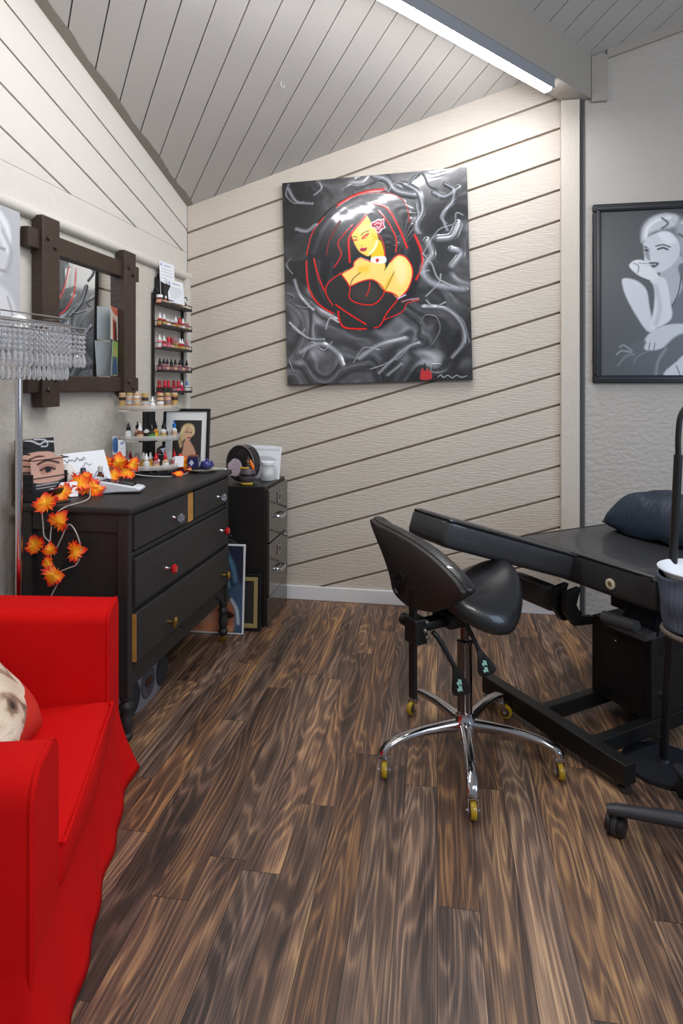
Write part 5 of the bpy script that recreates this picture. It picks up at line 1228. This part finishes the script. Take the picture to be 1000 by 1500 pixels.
# two levers: bent spring stalk and paddle
def lever(p0, p1, p2, nm='lever'):
    bm = NB(); p0, p1, p2 = map(Vector, (p0, p1, p2)); pts = smooth_poly([p0, p0.lerp(p1, .3)+Vector((0, 0, .008)), p1], 8, False)
    add_tube(bm, pts, [.0075+.0012*(k % 2) for k in range(len(pts))], 8); lv = mk('lever', bm, M_blk, sl_, smooth=True)
    d = (p2-p1).normalized(); sx_ = d.cross(dirw(-1, 0)).normalized(); nz = sx_.cross(d).normalized()
    M = Matrix(((sx_.x, d.x, nz.x, p1.x), (sx_.y, d.y, nz.y, p1.y), (sx_.z, d.z, nz.z, p1.z), (0, 0, 0, 1)))
    ln = (p2-p1).length
    bm = NB(); add_prism(bm, [(-.009, 0), (.009, 0), (.013, ln*.2), (.031, ln*.75), (.029, ln*.93), (.016, ln*1.04), (-.016, ln*1.04), (-.029, ln*.93), (-.031, ln*.75), (-.013, ln*.2)], -.006, .006, M, bev=.004); pd = mk('paddle', bm, M_blk, lv, smooth=True)
    bm = NB(); q = -.0066 if (M.to_3x3() @ Vector((0, 0, 1))).dot(dirw(-1, 0)) < 0 else .0066
    for dx, dy in ((0, 0), (.004, .020)):
        add_prism(bm, [(-.008+dx, ln*.45+dy), (.002+dx, ln*.40+dy), (.003+dx, ln*.5+dy), (.009+dx, ln*.5+dy), (.008+dx, ln*.62+dy), (-.002+dx, ln*.60+dy), (-.006+dx, ln*.66+dy)], q-.0004, q+.0004, M)
    mk('lever_icon', bm, mat('icon_mint', (150, 205, 190), .5), pd)
def cpos(px_d, l, z): a = W2(px_d, l); return Vector((a[0]-SC.x, a[1]-SC.y, z))
lever(cpos(1.97, .29, .487), cpos(1.98, .362, .37), cpos(1.98, .387, .285)); lever(cpos(2.08, .40, .495), cpos(2.05, .455, .395), cpos(2.03, .482, .325))
# gas column and base
bm = NB(); add_cyl(bm, (0, 0, .31), (0, 0, .49), .0145, n=18); mk('piston', bm, M_gas, sl_, smooth=True)
bm = NB(); add_lathe(bm, [(.024, .09), (.026, .10), (.026, .385), (.028, .388), (.028, .396), (.020, .398)], n=20); mk('gas_column', bm, M_gas, sl_, smooth=True)
bm = NB(); add_lathe(bm, [(.030, .060), (.040, .066), (.044, .10), (.038, .125), (.031, .135), (.030, .150)], n=24); mk('hub', bm, M_steel, sl_, smooth=True)
angs = [-86, -14, 58, 130, -158]; angs = [math.radians(a) for a in (-87, -13, 62, 128, -149)]
RB = .305
for i, a in enumerate(angs):
    c, s = math.cos(a), math.sin(a)
    bm = NB(); rings = []
    prof = [(.030, .108, .020, .026), (.08, .112, .018, .022), (.15, .114, .016, .018), (.21, .110, .016, .016), (.26, .102, .017, .015), (.292, .092, .018, .018), (.305, .076, .018, .020), (.308, .062, .017, .017)]
    for (r, z, w, h) in prof:
        tilt = 0 if r < .26 else min(1, (r-.26)/.045)
        ring = []
        for k in range(12):
            t_ = 2*PI*k/12; y = w*math.copysign(abs(math.cos(t_))**.7, math.cos(t_)); q = h*math.copysign(abs(math.sin(t_))**.8, math.sin(t_))
            x_ = r+q*tilt*(.9); z_ = z+q*(1-tilt)*.8
            ring.append(bm.verts.new((x_*c-y*s, x_*s+y*c, z_)))
        rings.append(ring)
    stitch(rings); lg = mk('leg', bm, M_steel, sl_, smooth=True, angle=70)
    # caster
    fx_, fy_ = RB*c, RB*s; ca = random.Random(i*3+2).uniform(-.5, .5)+a+PI/2
    ca = {0: math.radians(96), 1: math.radians(100), 2: math.radians(160), 3: math.radians(60), 4: math.radians(97)}[i]
    u = Vector((math.cos(ca), math.sin(ca), 0)); v = Vector((-u.y, u.x, 0)); base = Vector((fx_, fy_, 0)); ax_ = base-u*.016
    bm = NB(); add_cyl(bm, base+Vector((0, 0, .056)), base+Vector((0, 0, .066)), .014, n=14)
    for s_ in (-1, 1):
        q0 = base+v*s_*.0145
        vs = [q0+Vector((0, 0, .060))+u*.013, q0+Vector((0, 0, .060))-u*.018, q0+Vector((0, 0, .022))-u*.024, q0+Vector((0, 0, .022))-u*.008]
        a_ = [bm.verts.new(p-v*.0012) for p in vs]; b_ = [bm.verts.new(p+v*.0012) for p in vs]
        bm.faces.new(a_); bm.faces.new(b_[::-1])
        for k in range(4): bm.faces.new((a_[k], b_[k], b_[(k+1) % 4], a_[(k+1) % 4]))
    add_box(bm, (0, 0, .059), (.030, .031, .003), T(base.x-u.x*.003, base.y-u.y*.003, 0) @ R(ca)); add_cyl(bm, ax_-v*.020+Vector((0, 0, .026)), ax_+v*.020+Vector((0, 0, .026)), .004, n=8)
    fk = mk('caster_fork', bm, M_chrome, sl_, smooth=True)
    bm = NB(); w_ = .0095
    MWh = Matrix(((u.x, 0, v.x, ax_.x), (u.y, 0, v.y, ax_.y), (0, 1, 0, .026), (0, 0, 0, 1)))
    add_lathe(bm, [(.018, -w_), (.0235, -w_*.9), (.026, -w_*.4), (.026, w_*.4), (.0235, w_*.9), (.018, w_)], MWh, 24); mk('wheel', bm, mat('caster_yellow', (172, 142, 30), .3, coat=.3), fk, smooth=True)
    bm = NB(); add_lathe(bm, [(.008, -w_-.001), (.018, -w_-.001), (.018, w_+.001), (.008, w_+.001)], MWh, 20); mk('wheel_hub', bm, mat('caster_hub', (70, 62, 48), .4), fk, smooth=True)

# ================================================================== TREATMENT BED
LB = dirw(.454, .891); WB = dirw(.891, -.454)     # length (to the head end) and width (away from the camera)
C0 = Vector((*W2(2.095, 1.065), 0))               # near corner of the seat end
tb = thing('treatment_bed', 'black vinyl treatment bed with raised leg rest on a black steel lift base', 'treatment bed', C0)
MBd = Matrix(((LB.x, WB.x, 0, 0), (LB.y, WB.y, 0, 0), (0, 0, 1, 0), (0, 0, 0, 1)))    # (along, across, up)
M_bed = mat('bed_vinyl', (54, 54, 56), .40, bump=(14, .10, 4), coat=.2)
def cushion(nm, x0, x1, y0, y1, z0, z1, par, M=None, dip=.0, bev=.022, taper=0.0, m=M_bed, wr=0.0):
    bm = NB(); add_box(bm, ((x0+x1)/2, (y0+y1)/2, (z0+z1)/2), (x1-x0, y1-y0, z1-z0), bev=bev, seg=3)
    bmesh.ops.subdivide_edges(bm, edges=[e for e in bm.edges if e.calc_length() > .10], cuts=7, use_grid_fill=True)
    for v in bm.verts:
        u = (v.co.x-x0)/(x1-x0); w = (v.co.y-y0)/(y1-y0)
        if v.co.z > (z0+z1)/2:
            v.co.z -= dip*max(0, math.sin(PI*min(1, max(0, u))))*max(0, math.sin(PI*min(1, max(0, w))))
            if wr: v.co.z += wr*math.sin(w*9+u*26)*math.exp(-((u-.45)/.22)**2)*max(0, math.sin(PI*min(1, max(0, w))))
        if taper: v.co.y = (y0+y1)/2+(v.co.y-(y0+y1)/2)*(1-taper*(1-u))
        v.co = (M or MBd) @ v.co
    return mk(nm, bm, m, par, smooth=True, angle=180)
ZS = .622
seat = cushion('seat_cushion', 0, .80, 0, .66, ZS-.125, ZS, tb, dip=.022, wr=.006)
def bpipe(pts, par, M=None):
    bm = NB(); add_tube(bm, [(M or MBd) @ p for p in smooth_poly([Vector(p) for p in pts], 4, False)], .005, 8); mk('piping', bm, mat('piping_black', (18, 19, 24), .2, coat=.5), par, smooth=True)
bpipe([(.78, .002, ZS-.008), (.03, .002, ZS-.008), (.004, .02, ZS-.008), (.002, .33, ZS-.006), (.004, .64, ZS-.008), (.03, .658, ZS-.008), (.78, .658, ZS-.008)], seat)
bm = NB(); M = MBd @ T(-.001, .185, ZS-.075) @ R(-PI/2, 'Y'); add_lathe(bm, [(.020, 0), (.020, .004), (.016, .006), (.010, .006), (.009, .003)], M, 20); g = mk('grommet', bm, mat('cream_plastic', (205, 196, 170), .4), seat, smooth=True)
bm = NB(); add_lathe(bm, [(.009, .0028), (.009, .0048)], M, 16); mk('grommet_hole', bm, mat('grommet_brown', (120, 100, 66), .5), g)
# raised leg rest hinged on the end
ang = math.radians(18); HY0, HY1 = .325, .66
ML_ = MBd @ T(-.004, 0, ZS) @ R(ang, 'Y')
lr = cushion('leg_rest', -.605, -.006, HY0, HY1, -.105, 0, tb, M=ML_, bev=.025, taper=.30)
bpipe([(-.012, HY0+.002, -.010), (-.3, HY0+.022, -.010), (-.57, HY0+.044, -.010), (-.600, HY0+.072, -.010), (-.602, HY1-.07, -.010)], lr, ML_)
# folded far rest below and its brackets
cushion('lower_rest', -.075, -.030, .40, .62, ZS-.24, ZS-.135, tb, bev=.02)
bm = NB()
for y in (.30, .36):
    add_prism(bm, [(-.02, ZS-.12), (-.09, ZS-.13), (-.10, ZS-.20), (-.05, ZS-.26), (.05, ZS-.27), (.05, ZS-.24), (-.02, ZS-.23), (-.05, ZS-.18)], y, y+.028, MBd @ Matrix(((1, 0, 0, 0), (0, 0, 1, 0), (0, 1, 0, 0), (0, 0, 0, 1))), bev=.003)
mk('hinge_bracket', bm, M_metblk, tb)
# base
BX0, BX1, BY0, BY1 = .075, .50, .075, .335
bm = NB(); add_box(bm, ((BX0+BX1)/2, (BY0+BY1)/2, .225), (BX1-BX0, BY1-BY0, .30), MBd, bev=.004); hs_ = mk('lift_housing', bm, M_metblk, tb)
bm = NB(); add_box(bm, (BX0-.001, (BY0+BY1)/2, .225), (.006, BY1-BY0-.06, .22), MBd, bev=.002); dpn = mk('access_panel', bm, M_metblk, hs_)
bm = NB(); add_sphere(bm, MBd @ Vector((BX0-.005, .22, .315)), .005, 8, 6); mk('panel_screw', bm, M_chrome, dpn, smooth=True)
bm = NB(); add_cyl(bm, MBd @ Vector((BX0+.06, BY0+.001, .16)), MBd @ Vector((BX0+.06, BY0-.014, .16)), .011, n=12); mk('side_bolt', bm, M_chrome, hs_, smooth=True)
bm = NB()
add_prism(bm, [(.10, .30), (.42, .30), (.42, .40), (.24, .47), (.16, .46), (.12, .40)], BY0+.0, BY0+.16, MBd @ Matrix(((1, 0, 0, 0), (0, 0, 1, 0), (0, 1, 0, 0), (0, 0, 0, 1))), bev=.006); mk('sloped_cover', bm, mat('cover_grey', (44, 46, 50), .5), tb)
bm = NB(); add_box(bm, (.33, .20, .45), (.34, .24, .10), MBd, bev=.006); mk('lift_head', bm, M_metblk, tb)
bm = NB(); add_cyl(bm, MBd @ Vector((.03, .24, .405)), MBd @ Vector((.03, .10, .415)), .022, n=14); add_box(bm, (.05, .14, .39), (.06, .16, .022), MBd); mk('actuator', bm, mat('actuator_grey', (70, 70, 72), .4), tb, smooth=True)
bm = NB()
for y in (.05, .10): add_prism(bm, [(.10, .40), (.16, .40), (.24, .50), (.18, .50)], y, y+.006, MBd @ Matrix(((1, 0, 0, 0), (0, 0, 1, 0), (0, 1, 0, 0), (0, 0, 0, 1))))
mk('steel_strut', bm, mat('strut_steel', (150, 170, 205), .2, 1.0), tb)
def bar(nm, x0, x1, y0, y1, z0, z1):
    bm = NB(); add_box(bm, ((x0+x1)/2, (y0+y1)/2, (z0+z1)/2), (x1-x0, y1-y0, z1-z0), MBd, bev=.003); return mk(nm, bm, M_metblk, tb)
FBX = -.25
bar('foot_bar', FBX, FBX+.05, -.075, .60, .028, .095); bar('foot_bar', .62, .67, -.0, .56, .028, .095)
bar('rail', FBX+.05, .62, .068, .105, .030, .085); bar('rail', FBX+.05, .62, .305, .342, .030, .085)
for x, y in ((FBX+.025, -.055), (FBX+.025, .58), (.645, .03), (.645, .53)):
    bm = NB(); add_lathe(bm, [(.020, 0), (.021, .012), (.008, .016), (.007, .030)], MBd @ T(x, y, 0), 16); mk('levelling_foot', bm, mat('foot_rubber', (50, 48, 46), .5), tb, smooth=True)
# pillow
pb = pillow_mesh(.52, .32, .21, 30)
for v in pb.verts:
    v.co.z -= .062*min(1, max(abs(v.co.x)/.26, abs(v.co.y)/.16))**4
    v.co.z += .004*math.sin(v.co.x*60+v.co.y*18)*max(0, 1-abs(v.co.x)/.3)+.003*math.sin(v.co.x*34-v.co.y*40)
o = tag(mk('bed_pillow', pb, mat('navy_pillowcase', (34, 46, 62), .5, bump=(18, .5, 4, (3, 1, 1))), smooth=True, angle=180), 'dark navy pillow lying across the head end of black treatment bed', 'pillow')
o.matrix_local = T(C0.x, C0.y, 0) @ MBd @ T(.60, .34, ZS+.078) @ R(PI/2) @ R(math.radians(4), 'X')

# ================================================================== LAMP STAND WITH BOWL
Gp = Vector((*W2(2.065, 1.072), 0))
gl = thing('gooseneck_stand', 'black gooseneck floor lamp stand with round base and tray ring, beside treatment bed', 'lamp stand', Gp)
lean = dirw(0, .055)
bm = NB(); add_lathe(bm, [(.125, 0), (.128, .004), (.126, .014), (.02, .022), (.016, .03)], n=40); mk('base', bm, mat('stand_base', (30, 32, 38), .45), gl, smooth=True)
bm = NB(); add_cyl(bm, (0, 0, .02), lean*.9+Vector((0, 0, 1.04)), .0135, n=16); mk('pole', bm, M_metblk, gl, smooth=True)
bm = NB(); top = lean*.9+Vector((0, 0, 1.02)); rt_ = dirw(-.1, 1)
add_tube(bm, smooth_poly([top, top+Vector((0, 0, .09)), top+rt_*.012+Vector((0, 0, .16)), top+rt_*.06+Vector((0, 0, .205)), top+rt_*.14+Vector((0, 0, .20)), top+rt_*.20+Vector((0, 0, .15))], 6, False), .009, 10); gn = mk('gooseneck', bm, M_metblk, gl, smooth=True)
hd = top+rt_*.20+Vector((0, 0, .15))
bm = NB(); add_lathe(bm, [(.012, .03), (.05, .0), (.055, -.05), (.05, -.05), (.03, 0)], T(*hd), 24); mk('lamp_shade', bm, M_metblk, gl, smooth=True)
TRc = dirw(-.115, .055)
bm = NB(); add_tube(bm, [(.104*math.cos(2*PI*k/40)+TRc.x, .104*math.sin(2*PI*k/40)+TRc.y, .492) for k in range(40)], .009, 8, closed=True); mk('tray_ring', bm, mat('ring_tan', (120, 108, 98), .4, .4), gl, smooth=True)
bm = NB(); add_lathe(bm, [(.10, .488), (.10, .494)], T(TRc.x, TRc.y, 0), 36); add_box(bm, (0, 0, 0), (.05, .03, .02), T(TRc.x*.25, TRc.y*.25, .49)); mk('tray', bm, M_metblk, gl, smooth=True)
bg_c = Gp+TRc
bm = NB()
def bag(u, v):
    a = 2*PI*u; sq = .106+.012*abs(math.cos(2*a))+.0025*math.sin(a*46); z = .5025+.172*v+.006*math.sin(a*3+1)*v; r = sq*(.84+.16*v**.7)-.006*math.sin(v*9)*math.sin(a*2)
    return Vector((r*math.cos(a), r*math.sin(a), z))
vs = add_grid(bm, bag, 120, 18, True); bm.faces.new(vs[0][::-1])
o = tag(mk('ribbed_holder', bm, mat('blue_grey_ribbed', (88, 98, 114), .4, bump=(40, .25, 3)), smooth=True, angle=180, solid=.003), 'blue-grey ribbed soft bin standing on the lamp stand tray under white bowl', 'bin'); o.location = bg_c
bw = NB(); add_lathe(bw, [(.045, 0), (.075, .014), (.103, .060), (.116, .076), (.121, .078), (.121, .081), (.114, .080), (.100, .061), (.072, .018), (.045, .005), (.001, .004)], n=44)
bmesh.ops.recalc_face_normals(bw, faces=bw.faces)
o = tag(mk('bowl', bw, mat('white_bowl', (236, 238, 244), .25), smooth=True, angle=60), 'white round plastic bowl set in the blue-grey bin at right edge', 'bowl'); o.location = bg_c+Vector((0, 0, .612))

# ================================================================== ROLLING OFFICE CHAIR AT THE RIGHT EDGE
Oc = Vector((*W2(1.638, 1.035), 0))
oc = thing('office_chair', 'black plastic rolling office chair base with twin-wheel casters at right edge', 'office chair', Oc)
M_pl = mat('black_plastic', (50, 50, 54), .45, bump=(120, .1, 2)); M_pld = mat('black_plastic_dark', (28, 28, 30), .4)
cA = [math.atan2(W2(d, l)[1]-Oc.y, W2(d, l)[0]-Oc.x) for d, l in ((1.755, .738),)][0]
for k in range(5):
    a = cA+2*PI*k/5; c, s = math.cos(a), math.sin(a)
    bm = NB(); rings = []
    for (r, z, w, h) in ((.03, .095, .028, .022), (.10, .092, .024, .019), (.20, .085, .020, .016), (.285, .079, .019, .014), (.308, .076, .015, .011)):
        rings.append([bm.verts.new(((r)*c-w*math.copysign(abs(math.cos(t_))**.7, math.cos(t_))*s, r*s+w*math.copysign(abs(math.cos(t_))**.7, math.cos(t_))*c, z+h*math.sin(t_))) for t_ in [2*PI*j/14 for j in range(14)]])
    stitch(rings); mk('leg', bm, M_pl, oc, smooth=True, angle=75)
    ca = a+[1.2, .9, 2.0, .3, 1.0][k]; u = Vector((math.cos(ca), math.sin(ca), 0)); v = Vector((-u.y, u.x, 0)); ctr = Vector((.288*c, .288*s, .029))-u*.014
    bm = NB()
    MWh = Matrix(((u.x, 0, v.x, ctr.x), (u.y, 0, v.y, ctr.y), (0, 1, 0, ctr.z), (0, 0, 0, 1)))
    add_lathe(bm, [(.0285, -.007), (.0305, -.005), (.0305, .005), (.0285, .007)], MWh, 24); add_cyl(bm, Vector((.288*c, .288*s, .05)), Vector((.288*c, .288*s, .075)), .007, n=10); ch = mk('caster_hood', bm, M_pl, oc, smooth=True)
    for s_ in (-1, 1):
        bm = NB(); add_lathe(bm, [(.010, s_*.008), (.028, s_*.008), (.029, s_*.012), (.026, s_*.024), (.012, s_*.027)], MWh, 24); mk('wheel', bm, M_pld, ch, smooth=True)
bm = NB(); add_lathe(bm, [(.035, .060), (.045, .07), (.045, .12), (.034, .13)], n=24); mk('hub', bm, M_pl, oc, smooth=True)
bm = NB(); add_cyl(bm, (0, 0, .12), (0, 0, .40), .025, n=18); mk('gas_column', bm, M_pld, oc, smooth=True)
bm = NB(); q = dirw(.02, .16); add_box(bm, (q.x, q.y, .455), (.36, .36, .07), T(q.x, q.y, 0) @ R(.3) @ T(-q.x, -q.y, 0), bev=.03, seg=3); mk('seat', bm, M_vinyl, oc, smooth=True)
# cable on the floor behind the bed
bm = NB(); add_tube(bm, smooth_poly([Vector((*W2(d, l), .006)) for d, l in ((2.42, 1.30), (2.40, 1.36), (2.33, 1.40), (2.30, 1.48), (2.4, 1.6))], 6, False), .004, 8)
tag(mk('power_cable', bm, M_blk, smooth=True), 'thin black power cable curling on floor beside the bed base', 'cable')
# ================================================================== CAMERA / LIGHT
cam = bpy.data.cameras.new('camera'); co = bpy.data.objects.new('camera', cam); COL.objects.link(co)
cam.sensor_fit = 'HORIZONTAL'; cam.sensor_width = 36; cam.lens = 36*908/1000; cam.shift_y = -(750-565)/1000
cam.clip_start = .02; co.location = (0, 0, 1.27); co.rotation_euler = (PI/2, 0, YAW)
sc.camera = co
w = bpy.data.worlds.new('daylight_room'); sc.world = w; w.use_nodes = True
bg = w.node_tree.nodes['Background']; bg.inputs['Color'].default_value = (.80, .88, 1, 1); bg.inputs['Strength'].default_value = 0.24
def area(name, loc, target, sx, sy, power, col):
    l = bpy.data.lights.new(name, 'AREA'); l.shape = 'RECTANGLE'; l.size = sx; l.size_y = sy; l.energy = power; l.color = col
    o = bpy.data.objects.new(name, l); COL.objects.link(o); o.location = loc
    o.rotation_euler = (Vector(target)-Vector(loc)).to_track_quat('-Z', 'Y').to_euler(); return o
area('ceiling_lamp_behind', (1.2, -.5, 2.75), (-.6, 1.8, .5), 1.2, .5, 34, (1, .97, .93))
area('window_daylight', (2.9, .6, 1.7), (.4, 2.4, .6), 1.2, 1.4, 30, (.62, .78, 1))
sc.view_settings.view_transform = 'Standard'; sc.view_settings.look = 'None'; sc.view_settings.exposure = 0.22; sc.view_settings.gamma = 1
sc.view_settings.use_curve_mapping = False
sc.cycles.max_bounces = 8
